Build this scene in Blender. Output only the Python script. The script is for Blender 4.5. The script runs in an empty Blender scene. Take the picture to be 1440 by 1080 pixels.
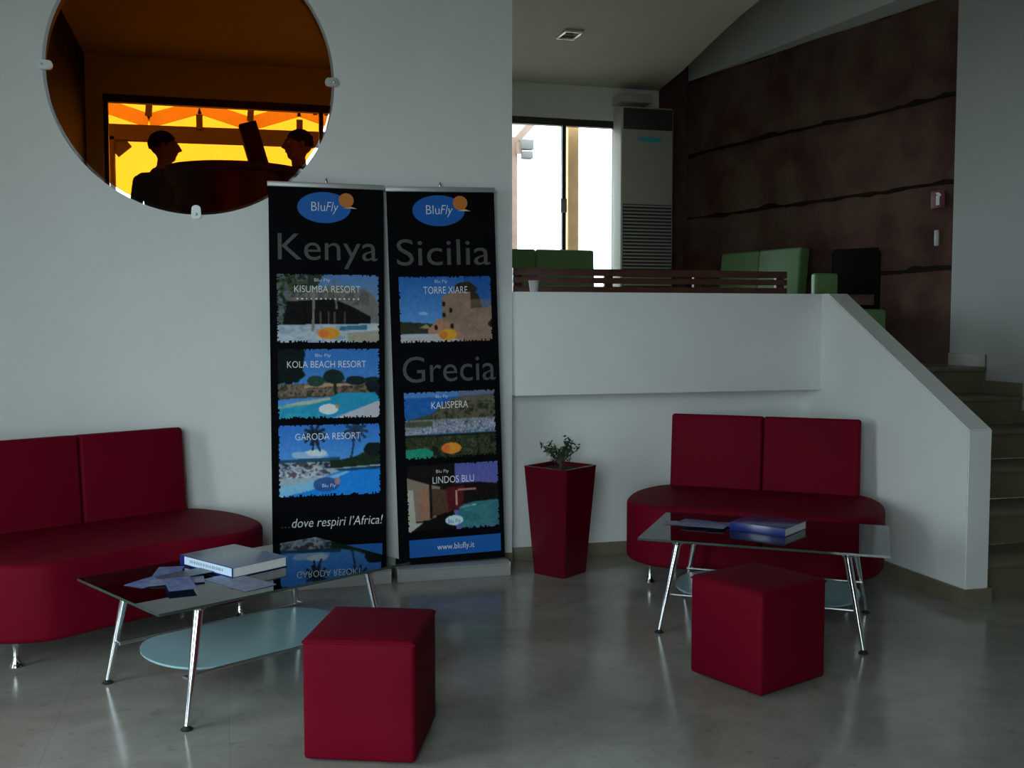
import bpy, bmesh, math, random
import numpy as np
from mathutils import Vector, Matrix, Euler

random.seed(7)
SC = bpy.context.scene
COL = SC.collection
R = math.radians
PI = math.pi

# ------------------------------------------------------------------ camera, world, light, exposure
cam_d = bpy.data.cameras.new('camera')
cam_d.sensor_width = 36.0
cam_d.lens = 36.4
cam_d.clip_start = 0.05
cam_d.clip_end = 300
cam = bpy.data.objects.new('camera', cam_d)
COL.objects.link(cam)
cam.location = (0, 0, 1.45)
cam.rotation_euler = (R(90 - 3.54), 0, R(-15.6))
SC.camera = cam

SKY = 7.6
world = bpy.data.worlds.new('sky')
SC.world = world
world.use_nodes = True
bg = world.node_tree.nodes['Background']
bg.inputs['Color'].default_value = (0.85, 1.0, 1.07, 1)
bg.inputs['Strength'].default_value = SKY


def portal(name, loc, rot, sx, sy):
    """Sampling portal in a window opening: adds no light of its own, only guides the sky's."""
    l = bpy.data.lights.new(name, 'AREA')
    l.shape = 'RECTANGLE'
    l.size = sx
    l.size_y = sy
    l.cycles.is_portal = True
    o = bpy.data.objects.new(name, l)
    o.location = loc
    o.rotation_euler = rot
    COL.objects.link(o)
    o['kind'] = 'helper'


portal('window_portal', (-2.9, 2.9, 1.5), (0, R(-90), 0), 2.8, 1.6)
portal('added_window_portal', (-1.425, -1.3, 1.8), (R(90), 0, 0), 2.65, 3.4)
portal('far_window_portal', (1.46, 10.12, 2.3), (R(-90), 0, 0), 4.9, 2.3)

SC.view_settings.view_transform = 'Standard'
SC.view_settings.look = 'None'
SC.view_settings.gamma = 1.0
SC.view_settings.use_curve_mapping = False
SC.view_settings.exposure = -0.06
try:
    SC.cycles.max_bounces = 14
    SC.cycles.diffuse_bounces = 6
    SC.cycles.transparent_max_bounces = 16
    SC.cycles.sample_clamp_indirect = 8
except Exception:
    pass


# ------------------------------------------------------------------ materials
def s2l(c):
    c = c / 255.0
    return c / 12.92 if c <= 0.04045 else ((c + 0.055) / 1.055) ** 2.4


MATS = {}


def mat(name, col, rough=0.5, metal=0.0, spec=0.5, noise=0.0, nscale=8.0, bump=0.0, bscale=60.0, col2=None, coat=0.0):
    if name in MATS:
        return MATS[name]
    m = bpy.data.materials.new(name)
    m.use_nodes = True
    nt = m.node_tree
    b = nt.nodes['Principled BSDF']
    b.inputs['Base Color'].default_value = (*col, 1)
    b.inputs['Roughness'].default_value = rough
    b.inputs['Metallic'].default_value = metal
    b.inputs['Specular IOR Level'].default_value = spec
    b.inputs['Coat Weight'].default_value = coat
    tc = nt.nodes.new('ShaderNodeTexCoord')
    if noise > 0 or col2:
        n = nt.nodes.new('ShaderNodeTexNoise')
        n.inputs['Scale'].default_value = nscale
        n.inputs['Detail'].default_value = 6
        nt.links.new(tc.outputs['Object'], n.inputs['Vector'])
        r = nt.nodes.new('ShaderNodeValToRGB')
        c2 = col2 or tuple(x * (1 - noise) for x in col)
        r.color_ramp.elements[0].position = 0.32
        r.color_ramp.elements[1].position = 0.68
        r.color_ramp.elements[0].color = (*c2, 1)
        r.color_ramp.elements[1].color = (*col, 1)
        nt.links.new(n.outputs['Fac'], r.inputs['Fac'])
        nt.links.new(r.outputs['Color'], b.inputs['Base Color'])
    if bump > 0:
        n2 = nt.nodes.new('ShaderNodeTexNoise')
        n2.inputs['Scale'].default_value = bscale
        n2.inputs['Detail'].default_value = 4
        nt.links.new(tc.outputs['Object'], n2.inputs['Vector'])
        bp = nt.nodes.new('ShaderNodeBump')
        bp.inputs['Strength'].default_value = bump
        bp.inputs['Distance'].default_value = 0.01
        nt.links.new(n2.outputs['Fac'], bp.inputs['Height'])
        nt.links.new(bp.outputs['Normal'], b.inputs['Normal'])
    MATS[name] = m
    return m


def glass_mat(name, tint, ior=1.45, rough=0.0, diffuse=None, dfac=0.0, reflect=1.0):
    """Sheet glass: tinted straight transmission plus Fresnel reflection, optionally frosted."""
    m = bpy.data.materials.new(name)
    m.use_nodes = True
    nt = m.node_tree
    for n in list(nt.nodes):
        nt.nodes.remove(n)
    out = nt.nodes.new('ShaderNodeOutputMaterial')
    tr = nt.nodes.new('ShaderNodeBsdfTransparent')
    tr.inputs['Color'].default_value = (*tint, 1)
    gl = nt.nodes.new('ShaderNodeBsdfGlossy')
    gl.inputs['Roughness'].default_value = rough
    gl.inputs['Color'].default_value = (reflect, reflect, reflect, 1)
    fr = nt.nodes.new('ShaderNodeFresnel')
    fr.inputs['IOR'].default_value = ior
    mx = nt.nodes.new('ShaderNodeMixShader')
    base = tr
    if diffuse:
        df = nt.nodes.new('ShaderNodeBsdfDiffuse')
        df.inputs['Color'].default_value = (*diffuse, 1)
        m0 = nt.nodes.new('ShaderNodeMixShader')
        m0.inputs[0].default_value = dfac
        nt.links.new(tr.outputs[0], m0.inputs[1])
        nt.links.new(df.outputs[0], m0.inputs[2])
        base = m0
    nt.links.new(fr.outputs[0], mx.inputs[0])
    nt.links.new(base.outputs[0], mx.inputs[1])
    nt.links.new(gl.outputs[0], mx.inputs[2])
    nt.links.new(mx.outputs[0], out.inputs[0])
    MATS[name] = m
    return m


def floor_mat():
    m = bpy.data.materials.new('polished_marble_floor')
    m.use_nodes = True
    nt = m.node_tree
    b = nt.nodes['Principled BSDF']
    tc = nt.nodes.new('ShaderNodeTexCoord')
    n = nt.nodes.new('ShaderNodeTexNoise')
    n.inputs['Scale'].default_value = 2.6
    n.inputs['Detail'].default_value = 8
    n.inputs['Roughness'].default_value = 0.65
    n.inputs['Distortion'].default_value = 0.6
    nt.links.new(tc.outputs['Object'], n.inputs['Vector'])
    r = nt.nodes.new('ShaderNodeValToRGB')
    r.color_ramp.elements[0].position = 0.3
    r.color_ramp.elements[0].color = (0.26, 0.25, 0.215, 1)
    r.color_ramp.elements[1].position = 0.7
    r.color_ramp.elements[1].color = (0.40, 0.39, 0.345, 1)
    nt.links.new(n.outputs['Fac'], r.inputs['Fac'])
    # small dark flecks of the stone
    n2 = nt.nodes.new('ShaderNodeTexNoise')
    n2.inputs['Scale'].default_value = 14
    n2.inputs['Detail'].default_value = 3
    nt.links.new(tc.outputs['Object'], n2.inputs['Vector'])
    r2 = nt.nodes.new('ShaderNodeValToRGB')
    r2.color_ramp.elements[0].position = 0.30
    r2.color_ramp.elements[0].color = (0.84, 0.84, 0.84, 1)
    r2.color_ramp.elements[1].position = 0.38
    r2.color_ramp.elements[1].color = (1, 1, 1, 1)
    nt.links.new(n2.outputs['Fac'], r2.inputs['Fac'])
    # slab to slab tone
    br = nt.nodes.new('ShaderNodeTexBrick')
    br.offset = 0
    br.inputs['Scale'].default_value = 1.0
    br.inputs['Brick Width'].default_value = 0.6
    br.inputs['Row Height'].default_value = 0.6
    br.inputs['Mortar Size'].default_value = 0.0015
    br.inputs['Color1'].default_value = (0.93, 0.93, 0.93, 1)
    br.inputs['Color2'].default_value = (1, 1, 1, 1)
    br.inputs['Mortar'].default_value = (0.8, 0.8, 0.78, 1)
    nt.links.new(tc.outputs['Object'], br.inputs['Vector'])
    m1 = nt.nodes.new('ShaderNodeMixRGB')
    m1.blend_type = 'MULTIPLY'
    m1.inputs[0].default_value = 1
    nt.links.new(r.outputs['Color'], m1.inputs[1])
    nt.links.new(r2.outputs['Color'], m1.inputs[2])
    m2 = nt.nodes.new('ShaderNodeMixRGB')
    m2.blend_type = 'MULTIPLY'
    m2.inputs[0].default_value = 1
    nt.links.new(m1.outputs['Color'], m2.inputs[1])
    nt.links.new(br.outputs['Color'], m2.inputs[2])
    nt.links.new(m2.outputs['Color'], b.inputs['Base Color'])
    b.inputs['Roughness'].default_value = 0.17
    b.inputs['Specular IOR Level'].default_value = 0.5
    n3 = nt.nodes.new('ShaderNodeTexNoise')
    n3.inputs['Scale'].default_value = 5
    nt.links.new(tc.outputs['Object'], n3.inputs['Vector'])
    bp = nt.nodes.new('ShaderNodeBump')
    bp.inputs['Strength'].default_value = 0.04
    bp.inputs['Distance'].default_value = 0.02
    nt.links.new(n3.outputs['Fac'], bp.inputs['Height'])
    nt.links.new(bp.outputs['Normal'], b.inputs['Normal'])
    return m


def print_mat():
    m = bpy.data.materials.new('printed_photograph')
    m.use_nodes = True
    nt = m.node_tree
    b = nt.nodes['Principled BSDF']
    a = nt.nodes.new('ShaderNodeVertexColor')
    a.layer_name = 'print'
    nt.links.new(a.outputs['Color'], b.inputs['Base Color'])
    b.inputs['Roughness'].default_value = 0.65
    b.inputs['Specular IOR Level'].default_value = 0.08
    return m


def canvas_mat(name, col, trans):
    m = bpy.data.materials.new(name)
    m.use_nodes = True
    nt = m.node_tree
    for n in list(nt.nodes):
        nt.nodes.remove(n)
    out = nt.nodes.new('ShaderNodeOutputMaterial')
    d = nt.nodes.new('ShaderNodeBsdfDiffuse')
    t = nt.nodes.new('ShaderNodeBsdfTranslucent')
    tc = nt.nodes.new('ShaderNodeTexCoord')
    n = nt.nodes.new('ShaderNodeTexNoise')
    n.inputs['Scale'].default_value = 5
    nt.links.new(tc.outputs['Object'], n.inputs['Vector'])
    r = nt.nodes.new('ShaderNodeValToRGB')
    r.color_ramp.elements[0].color = (*[c * 0.85 for c in col], 1)
    r.color_ramp.elements[1].color = (*col, 1)
    nt.links.new(n.outputs['Fac'], r.inputs['Fac'])
    nt.links.new(r.outputs['Color'], d.inputs['Color'])
    nt.links.new(r.outputs['Color'], t.inputs['Color'])
    mx = nt.nodes.new('ShaderNodeMixShader')
    mx.inputs[0].default_value = trans
    nt.links.new(d.outputs[0], mx.inputs[1])
    nt.links.new(t.outputs[0], mx.inputs[2])
    nt.links.new(mx.outputs[0], out.inputs[0])
    return m


WHITE = mat('white_plaster', (0.80, 0.81, 0.79), 0.85, spec=0.2, noise=0.04, nscale=2.5, bump=0.08, bscale=90)
WHITEDIM = mat('dimmed_white_plaster', (0.45, 0.46, 0.45), 0.85, spec=0.2, noise=0.04, nscale=2.5)  # white plaster darkened: dim light by the stairs put into the colour
DARKWALL = mat('dark_panelled_wall', (0.10, 0.075, 0.06), 0.6, noise=0.3, nscale=4)
DARKEND = mat('dark_brown_end_wall', (0.028, 0.017, 0.012), 0.7, spec=0.1, noise=0.3, nscale=5)  # very dark brown over the whole end wall
CEIL = mat('ceiling_plaster', (0.52, 0.49, 0.40), 0.9, spec=0.1, noise=0.05, nscale=2)
RECESS = mat('recess_plaster', (0.62, 0.62, 0.58), 0.9, spec=0.1)
FLOOR = floor_mat()
PLATF = mat('platform_floor_stone', (0.24, 0.21, 0.16), 0.3, noise=0.2, nscale=3)
STEP = mat('stair_stone', (0.17, 0.15, 0.085), 0.35, noise=0.22, nscale=5)
BASEB = mat('baseboard_stone', (0.20, 0.18, 0.115), 0.35, noise=0.2, nscale=7)
RED = mat('red_leatherette', (0.15, 0.0020, 0.013), 0.60, spec=0.06, noise=0.10, nscale=3, bump=0.10, bscale=160)
REDPOT = mat('red_lacquer_pot', (0.10, 0.0018, 0.009), 0.22, spec=0.3)
GREEN = mat('green_leatherette', (0.14, 0.27, 0.10), 0.45, spec=0.35, noise=0.12, nscale=3, bump=0.1, bscale=160)
CHROME = mat('chrome', (0.80, 0.82, 0.84), 0.10, metal=1.0)
STEEL = mat('brushed_aluminium', (0.55, 0.56, 0.56), 0.35, metal=1.0)
ALU = mat('anodised_banner_aluminium', (0.50, 0.50, 0.49), 0.45, metal=0.6)
RUBBER = mat('black_rubber', (0.015, 0.015, 0.016), 0.6)
BLACK = mat('banner_black_print', (0.003, 0.0035, 0.005), 0.75, spec=0.05)
GREYTXT = mat('grey_lettering', (0.095, 0.093, 0.09), 0.55, spec=0.2)
WHITETXT = mat('white_lettering', (0.85, 0.86, 0.88), 0.55, spec=0.2)
BLUE = mat('blue_print', (0.012, 0.13, 0.50), 0.5, spec=0.25, noise=0.08, nscale=20)
ORANGE = mat('orange_print', (0.62, 0.20, 0.035), 0.5, spec=0.25)
YELLOWP = mat('yellow_print', (0.80, 0.62, 0.25), 0.5)
PRINT = print_mat()
SOIL = mat('potting_soil', (0.03, 0.024, 0.018), 0.95, noise=0.4, nscale=40, bump=0.6, bscale=80)
LEAF = mat('dark_leaf', (0.035, 0.075, 0.03), 0.5, noise=0.4, nscale=30)
BARK = mat('bark', (0.10, 0.075, 0.05), 0.9, noise=0.3, nscale=40)
DARKWOOD = mat('dark_red_wood', (0.10, 0.028, 0.016), 0.4, noise=0.35, nscale=12)
COUNTER = mat('dark_counter_wood', (0.055, 0.028, 0.018), 0.4, noise=0.3, nscale=10)
FRAME = mat('dark_window_frame', (0.035, 0.028, 0.035), 0.4)
PALEWOOD = mat('pale_pine', (0.68, 0.40, 0.18), 0.7, noise=0.15, nscale=9)
PINKWOOD = mat('weathered_pinkish_wood', (0.34, 0.22, 0.17), 0.75, noise=0.2, nscale=9)
BROWNWOOD = mat('brown_stained_wood', (0.05, 0.026, 0.018), 0.7, noise=0.2, nscale=9)
TRUSSW = canvas_mat('pale_canvas', (0.92, 0.74, 0.58), 0.72)
STONE = mat('red_brown_stone', (0.15, 0.095, 0.07), 0.95, spec=0.05, noise=0.45, nscale=2.2, col2=(0.075, 0.032, 0.028), bump=0.9, bscale=18)
JOINT = mat('dark_joint', (0.02, 0.012, 0.01), 0.95, spec=0.1)
ACW = mat('off_white_appliance', (0.40, 0.385, 0.33), 0.5)
ACD = mat('dark_grille', (0.045, 0.042, 0.038), 0.5)
ACB = mat('cyan_badge', (0.05, 0.40, 0.50), 0.4)
SIGNRED = mat('red_sign', (0.16, 0.012, 0.018), 0.5)
PAVING = mat('terrace_paving', (0.17, 0.155, 0.13), 0.85, noise=0.15, nscale=1.5)
PAPER = mat('book_paper', (0.78, 0.78, 0.76), 0.8, noise=0.08, nscale=60)
NAVY = mat('navy_cover', (0.012, 0.025, 0.16), 0.28, coat=0.3)
SILVERBLUE = mat('pale_blue_cover', (0.20, 0.24, 0.31), 0.3, coat=0.25)
SPINE = mat('pale_spine_label', (0.62, 0.76, 0.92), 0.45)
INK = mat('grey_ink', (0.30, 0.36, 0.42), 0.6)
LEAFLET = mat('blue_leaflet', (0.05, 0.09, 0.34), 0.45, spec=0.3, noise=0.6, nscale=22, col2=(0.20, 0.25, 0.42))
LEAFDARK = mat('dark_leaflet', (0.03, 0.04, 0.09), 0.3, noise=0.4, nscale=25)
LEAFPALE = mat('pale_leaflet', (0.26, 0.30, 0.45), 0.45, noise=0.4, nscale=20)
SKIN = mat('skin', (0.42, 0.24, 0.16), 0.5)
SHIRT = mat('dark_shirt', (0.05, 0.05, 0.06), 0.9)
TROUSER = mat('dark_trousers', (0.03, 0.03, 0.04), 0.9)
SHOE = mat('black_shoe', (0.012, 0.012, 0.012), 0.4)
HAIR = mat('dark_hair', (0.014, 0.010, 0.008), 0.7)
CLIPM = mat('frosted_clip', (0.50, 0.52, 0.50), 0.35, metal=0.3)
SPOTW = mat('pale_trim', (0.92, 0.88, 0.80), 0.18, metal=0.75)
LAMPG = mat('grey_lantern', (0.17, 0.165, 0.16), 0.6)
CUP = mat('grey_ceramic', (0.45, 0.45, 0.45), 0.4)
BLKCH = mat('black_wood', (0.012, 0.010, 0.008), 0.85, spec=0.08)
CLEAR = glass_mat('clear_window_glass', (0.95, 0.97, 0.97), 1.30, reflect=0.8)
AMBER = glass_mat('amber_glass', (0.70, 0.335, 0.060), 1.25, reflect=0.015)   # two faces: squared on the way through
TABLEG = glass_mat('table_glass', (0.90, 0.96, 0.94), 1.50)
EDGEG = mat('glass_edge_green', (0.035, 0.065, 0.055), 0.10, spec=0.7)
FROST = glass_mat('frosted_shelf_glass', (0.50, 0.76, 0.78), 1.4, rough=0.25, diffuse=(0.36, 0.62, 0.66), dfac=0.72)


# ------------------------------------------------------------------ mesh helpers
def new_obj(name, me, m=None, parent=None, loc=None, rot=None, smooth=False):
    o = bpy.data.objects.new(name, me)
    COL.objects.link(o)
    if m is not None:
        if isinstance(m, (list, tuple)):
            for x in m:
                me.materials.append(x)
        else:
            me.materials.append(m)
    if parent is not None:
        o.parent = parent
    if loc is not None:
        o.location = loc
    if rot is not None:
        o.rotation_euler = rot
    if smooth:
        for p in me.polygons:
            p.use_smooth = True
    return o


def from_bm(name, bm, m, parent=None, loc=None, rot=None, smooth=False, auto=None):
    bmesh.ops.recalc_face_normals(bm, faces=bm.faces[:])
    me = bpy.data.meshes.new(name)
    bm.to_mesh(me)
    bm.free()
    o = new_obj(name, me, m, parent, loc, rot, smooth)
    if auto is not None:
        for p in me.polygons:
            p.use_smooth = True
        try:
            me.set_sharp_from_angle(angle=R(auto))
        except Exception:
            pass
    return o


def bbox(bm, x0, x1, y0, y1, z0, z1, bevel=0.0, seg=2, M=None):
    vs = [bm.verts.new(p) for p in ((x0, y0, z0), (x1, y0, z0), (x1, y1, z0), (x0, y1, z0),
                                    (x0, y0, z1), (x1, y0, z1), (x1, y1, z1), (x0, y1, z1))]
    fs = [bm.faces.new([vs[i] for i in f]) for f in ((3, 2, 1, 0), (4, 5, 6, 7), (0, 1, 5, 4), (1, 2, 6, 5), (2, 3, 7, 6), (3, 0, 4, 7))]
    if bevel > 0:
        es = list({e for f in fs for e in f.edges})
        r = bmesh.ops.bevel(bm, geom=es, offset=bevel, segments=seg, profile=0.5, affect='EDGES')
        vs = list({v for f in r['faces'] for v in f.verts} | {v for v in vs if v.is_valid})
    if M is not None:
        bmesh.ops.transform(bm, matrix=M, verts=vs)
    return bm


def box(name, x0, x1, y0, y1, z0, z1, m, parent=None, bevel=0.0, seg=2, loc=None, rot=None):
    bm = bmesh.new()
    bbox(bm, x0, x1, y0, y1, z0, z1, bevel, seg)
    return from_bm(name, bm, m, parent, loc, rot, auto=40 if bevel else None)


def prism(bm, pts, axis, a, b):
    """polygon pts extruded along axis 'x','y' or 'z' from a to b."""
    def P(p, t):
        if axis == 'x':
            return (t, p[0], p[1])
        if axis == 'y':
            return (p[0], t, p[1])
        return (p[0], p[1], t)
    v0 = [bm.verts.new(P(p, a)) for p in pts]
    v1 = [bm.verts.new(P(p, b)) for p in pts]
    n = len(pts)
    bm.faces.new(v0[::-1])
    bm.faces.new(v1)
    for i in range(n):
        bm.faces.new((v0[i], v0[(i + 1) % n], v1[(i + 1) % n], v1[i]))
    return v0, v1


def tube(bm, pts, radii, seg=14, cap=True):
    pts = [Vector(p) for p in pts]
    if not isinstance(radii, (list, tuple)):
        radii = [radii] * len(pts)
    rings = []
    ref = None
    for i, p in enumerate(pts):
        d = (pts[min(i + 1, len(pts) - 1)] - pts[max(i - 1, 0)]).normalized()
        if ref is None:
            ref = Vector((0, 0, 1)) if abs(d.z) < 0.9 else Vector((1, 0, 0))
        a = (ref - d * ref.dot(d)).normalized()
        b = d.cross(a)
        ref = a
        rings.append([bm.verts.new(p + (a * math.cos(2 * PI * k / seg) + b * math.sin(2 * PI * k / seg)) * radii[i]) for k in range(seg)])
    for i in range(len(rings) - 1):
        for k in range(seg):
            bm.faces.new((rings[i][k], rings[i][(k + 1) % seg], rings[i + 1][(k + 1) % seg], rings[i + 1][k]))
    if cap:
        bm.faces.new(rings[0][::-1])
        bm.faces.new(rings[-1])
    return bm


def lathe(bm, prof, seg=24, c=(0, 0, 0)):
    rings = []
    for r, z in prof:
        rings.append([bm.verts.new((c[0] + max(r, 1e-4) * math.cos(2 * PI * k / seg), c[1] + max(r, 1e-4) * math.sin(2 * PI * k / seg), c[2] + z)) for k in range(seg)])
    for i in range(len(rings) - 1):
        for k in range(seg):
            bm.faces.new((rings[i][k], rings[i][(k + 1) % seg], rings[i + 1][(k + 1) % seg], rings[i + 1][k]))
    bm.faces.new(rings[0][::-1])
    bm.faces.new(rings[-1])
    return bm


def empty(name, loc=(0, 0, 0), rotz=0.0):
    o = bpy.data.objects.new(name, None)
    COL.objects.link(o)
    o.location = loc
    o.rotation_euler = (0, 0, rotz)
    return o


def tag(o, label, cat, group=None, kind=None):
    o['label'] = label
    o['category'] = cat
    if group:
        o['group'] = group
    if kind:
        o['kind'] = kind
    return o


def struct(o, label=None):
    o['kind'] = 'structure'
    if label:
        o['label'] = label
    return o


def smooth_closed(ctrl, n=8):
    out = []
    N = len(ctrl)
    for i in range(N):
        p0, p1, p2, p3 = (Vector((*ctrl[(i + k - 1) % N], 0)) for k in range(4))
        for j in range(n):
            t = j / n
            q = 0.5 * ((2 * p1) + (p2 - p0) * t + (2 * p0 - 5 * p1 + 4 * p2 - p3) * t * t + (3 * p1 - p0 - 3 * p2 + p3) * t ** 3)
            out.append((q.x, q.y))
    return out


# ------------------------------------------------------------------ the setting
XL, XR = -2.8, 5.3
PZ = 1.11          # raised floor
CZ = 3.80          # ceiling
WY = 5.80          # main wall face
FY = 10.0          # far wall face

bm = bmesh.new()
prism(bm, [(XL - 0.2, -1.4), (XR + 0.2, -1.4), (XR + 0.2, 6.1), (XL - 0.2, 6.1)], 'z', -0.12, 0.0)
struct(from_bm('floor', bm, FLOOR), 'polished grey beige marble floor of the lounge')

bm = bmesh.new()
prism(bm, [(-1.3, 5.95), (3.74, 5.95), (3.74, 6.32), (5.6, 6.32), (5.6, 10.2), (-1.3, 10.2)], 'z', -0.1, PZ)
struct(from_bm('floor_raised', bm, PLATF), 'stone floor of the raised seating area')

# left wall with the tall glazing the daylight comes through
WA0, WA1 = 2.1, 3.7
bm = bmesh.new()
bbox(bm, XL - 0.2, XL, WA1, 6.1, 0, 3.9)
bbox(bm, XL - 0.2, XL, -1.4, WA0, 0, 3.9)
bbox(bm, XL - 0.2, XL, WA0, WA1, 2.9, 3.9)
bbox(bm, XL - 0.2, XL, WA0, WA1, -0.05, 0.08)
struct(from_bm('wall_left', bm, WHITE))
w1 = empty('window_1', (0, 0, 0))
struct(w1, 'tall dark framed glazing in the left wall')
for i in range(3):
    y = WA0 + i * (WA1 - WA0) / 2
    box('mullion', XL - 0.13, XL - 0.07, y - 0.03, y + 0.03, 0.08, 2.9, FRAME, w1)
for z in (0.11, 2.87):
    box('rail', XL - 0.13, XL - 0.07, WA0 + 0.03, WA1 - 0.03, z - 0.03, z + 0.03, FRAME, w1)
for i in range(2):
    y = WA0 + i * (WA1 - WA0) / 2
    box('pane', XL - 0.104, XL - 0.098, y + 0.03, y + (WA1 - WA0) / 2 - 0.03, 0.14, 2.84, CLEAR, w1)

bm = bmesh.new()
bbox(bm, XL - 0.2, -2.75, -1.4, -1.2, 0, 4.7)
bbox(bm, -0.1, XR + 0.2, -1.4, -1.2, 0, 4.7)
bbox(bm, -2.75, -0.1, -1.4, -1.2, 3.5, 4.7)
bbox(bm, -2.75, -0.1, -1.4, -1.2, -0.05, 0.08)
struct(from_bm('wall_rear', bm, DARKWALL))
w3 = empty('added_window', (0, 0, 0))  # unseen glazing added to brighten the main wall from behind
struct(w3, 'added unseen glazing in the rear wall, lighting the main wall')
for x in (-2.72, -1.425, -0.13):
    box('mullion', x - 0.03, x + 0.03, -1.33, -1.27, 0.08, 3.5, FRAME, w3)
for z in (0.11, 3.47):
    box('rail', -2.69, -0.16, -1.33, -1.27, z - 0.03, z + 0.03, FRAME, w3)
for x0_, x1_ in ((-2.69, -1.455), (-1.395, -0.16)):
    box('pane', x0_, x1_, -1.303, -1.297, 0.14, 3.44, CLEAR, w3)
struct(box('wall_right', XR, XR + 0.2, -1.2, 6.66, 0, 4.7, WHITEDIM), 'white wall beside the stairs')

# main wall with the round opening
HC = (-0.125, 2.745)
HR = 0.737
bm = bmesh.new()
NSEG = 96
x0, x1, z0, z1 = XL, 1.62, 0.0, 3.9
angs = sorted(set([2 * PI * k / NSEG for k in range(NSEG)] + [math.atan2(zz - HC[1], xx - HC[0]) % (2 * PI) for xx in (x0, x1) for zz in (z0, z1)]))


def rim_hit(a):
    dx, dz = math.cos(a), math.sin(a)
    t = 1e9
    if dx > 1e-9: t = min(t, (x1 - HC[0]) / dx)
    if dx < -1e-9: t = min(t, (x0 - HC[0]) / dx)
    if dz > 1e-9: t = min(t, (z1 - HC[1]) / dz)
    if dz < -1e-9: t = min(t, (z0 - HC[1]) / dz)
    return HC[0] + dx * t, HC[1] + dz * t


ring = []
for a in angs:
    cx, cz = HC[0] + HR * math.cos(a), HC[1] + HR * math.sin(a)
    ox, oz = rim_hit(a)
    ring.append([bm.verts.new(p) for p in ((cx, WY, cz), (ox, WY, oz), (ox, WY + 0.15, oz), (cx, WY + 0.15, cz))])
for i in range(len(ring)):
    A, B = ring[i], ring[(i + 1) % len(ring)]
    for k in range(4):
        bm.faces.new((A[k], A[(k + 1) % 4], B[(k + 1) % 4], B[k]))
struct(from_bm('wall_back', bm, WHITE), 'white wall with a round opening')

# amber round pane held by clips
pane = empty('round_window_pane', (HC[0], WY + 0.02, HC[1]))
tag(pane, 'large round amber orange glass pane clipped into the white wall', 'glass pane')
bm = bmesh.new()
prism(bm, [(0.722 * math.cos(2 * PI * k / 128), 0.722 * math.sin(2 * PI * k / 128)) for k in range(128)], 'y', -0.006, 0.006)
from_bm('glass_disc', bm, AMBER, pane)
for a in (0, 90, 180, 270):
    bm = bmesh.new()
    ca, sa = math.cos(R(a)), math.sin(R(a))
    # a small rounded tab bridging wall and glass
    M = Matrix.Rotation(R(a), 4, 'Y').inverted() if False else Matrix.Rotation(-R(a), 4, 'Y')
    pr = [(-0.040, -0.022), (0.012, -0.026), (0.026, -0.014), (0.026, 0.014), (0.012, 0.026), (-0.040, 0.022), (-0.050, 0.0)]
    v0, v1 = prism(bm, [(0.722 + p[0] + 0.012, p[1]) for p in pr], 'y', -0.034, -0.0075)
    bmesh.ops.bevel(bm, geom=bm.edges[:], offset=0.004, segments=2, affect='EDGES')
    bmesh.ops.transform(bm, matrix=M, verts=bm.verts[:])
    o = from_bm('clip', bm, CLIPM, pane, auto=40)
    bm = bmesh.new()
    lathe(bm, [(0.0, -0.004), (0.008, -0.004), (0.008, 0.0), (0.005, 0.002), (0.0, 0.002)], 12)
    bmesh.ops.transform(bm, matrix=M @ Matrix.Translation((0.735, -0.034, 0)) @ Matrix.Rotation(R(90), 4, 'X'), verts=bm.verts[:])
    from_bm('screw', bm, STEEL, o, auto=40)

# parapet of the raised area: proud upper block over a recessed lower wall
struct(box('wall_parapet', 1.62, 3.605, 5.72, 5.96, 1.012, 1.612, WHITE, bevel=0.006), 'white parapet block of the raised area')
struct(box('wall_lower', 1.62, 3.605, 5.92, 6.06, 0, 1.06, WHITE), 'white lower wall under the parapet')
# stair side wall
bm = bmesh.new()
prism(bm, [(4.37, 0), (4.37, 0.897), (5.655, 1.612), (6.06, 1.612), (6.06, 0)], 'x', 3.605, 3.745)
bmesh.ops.bevel(bm, geom=[e for e in bm.edges], offset=0.005, segments=2, affect='EDGES')
struct(from_bm('wall_stair', bm, WHITE, auto=35), 'white sloping side wall of the stairs')

# baseboards
struct(box('baseboard_back', XL, 1.62, WY - 0.014, WY, 0, 0.085, BASEB, bevel=0.003))
struct(box('baseboard_lower', 1.634, 3.59, 5.906, 5.92, 0, 0.085, BASEB, bevel=0.003))
bm = bmesh.new()
prism(bm, [(3.591, 5.906), (3.591, 4.356), (3.759, 4.356), (3.759, 4.47), (3.745, 4.47), (3.745, 4.37), (3.605, 4.37), (3.605, 5.906)], 'z', 0, 0.085)
struct(from_bm('baseboard_stair', bm, BASEB))

# staircase
RISE, RUN, SY = 0.185, 0.36, 4.48
st = empty('staircase', (4.52, SY, 0))
tag(st, 'beige stone staircase climbing beside the sloping white wall', 'stairs')
for k in range(6):
    y0 = SY + k * RUN
    y1 = y0 + RUN + 0.02 if k < 5 else 6.28 + 0.001
    if k == 5:
        y1 = y0 + 0.03
    box('riser', 3.747, XR - 0.002, y0, max(y1, y0 + 0.02), k * RISE + 0.0, (k + 1) * RISE - 0.03, STEP, None).parent = st
    box('tread', 3.747, XR - 0.002, y0 - 0.025, (y0 + RUN) if k < 5 else y0 + 0.32, (k + 1) * RISE - 0.03, (k + 1) * RISE + (0.001 if k == 5 else 0), STEP, None, bevel=0.005).parent = st
for c in st.children:
    c.location = (-4.52, -SY, 0)
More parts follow.
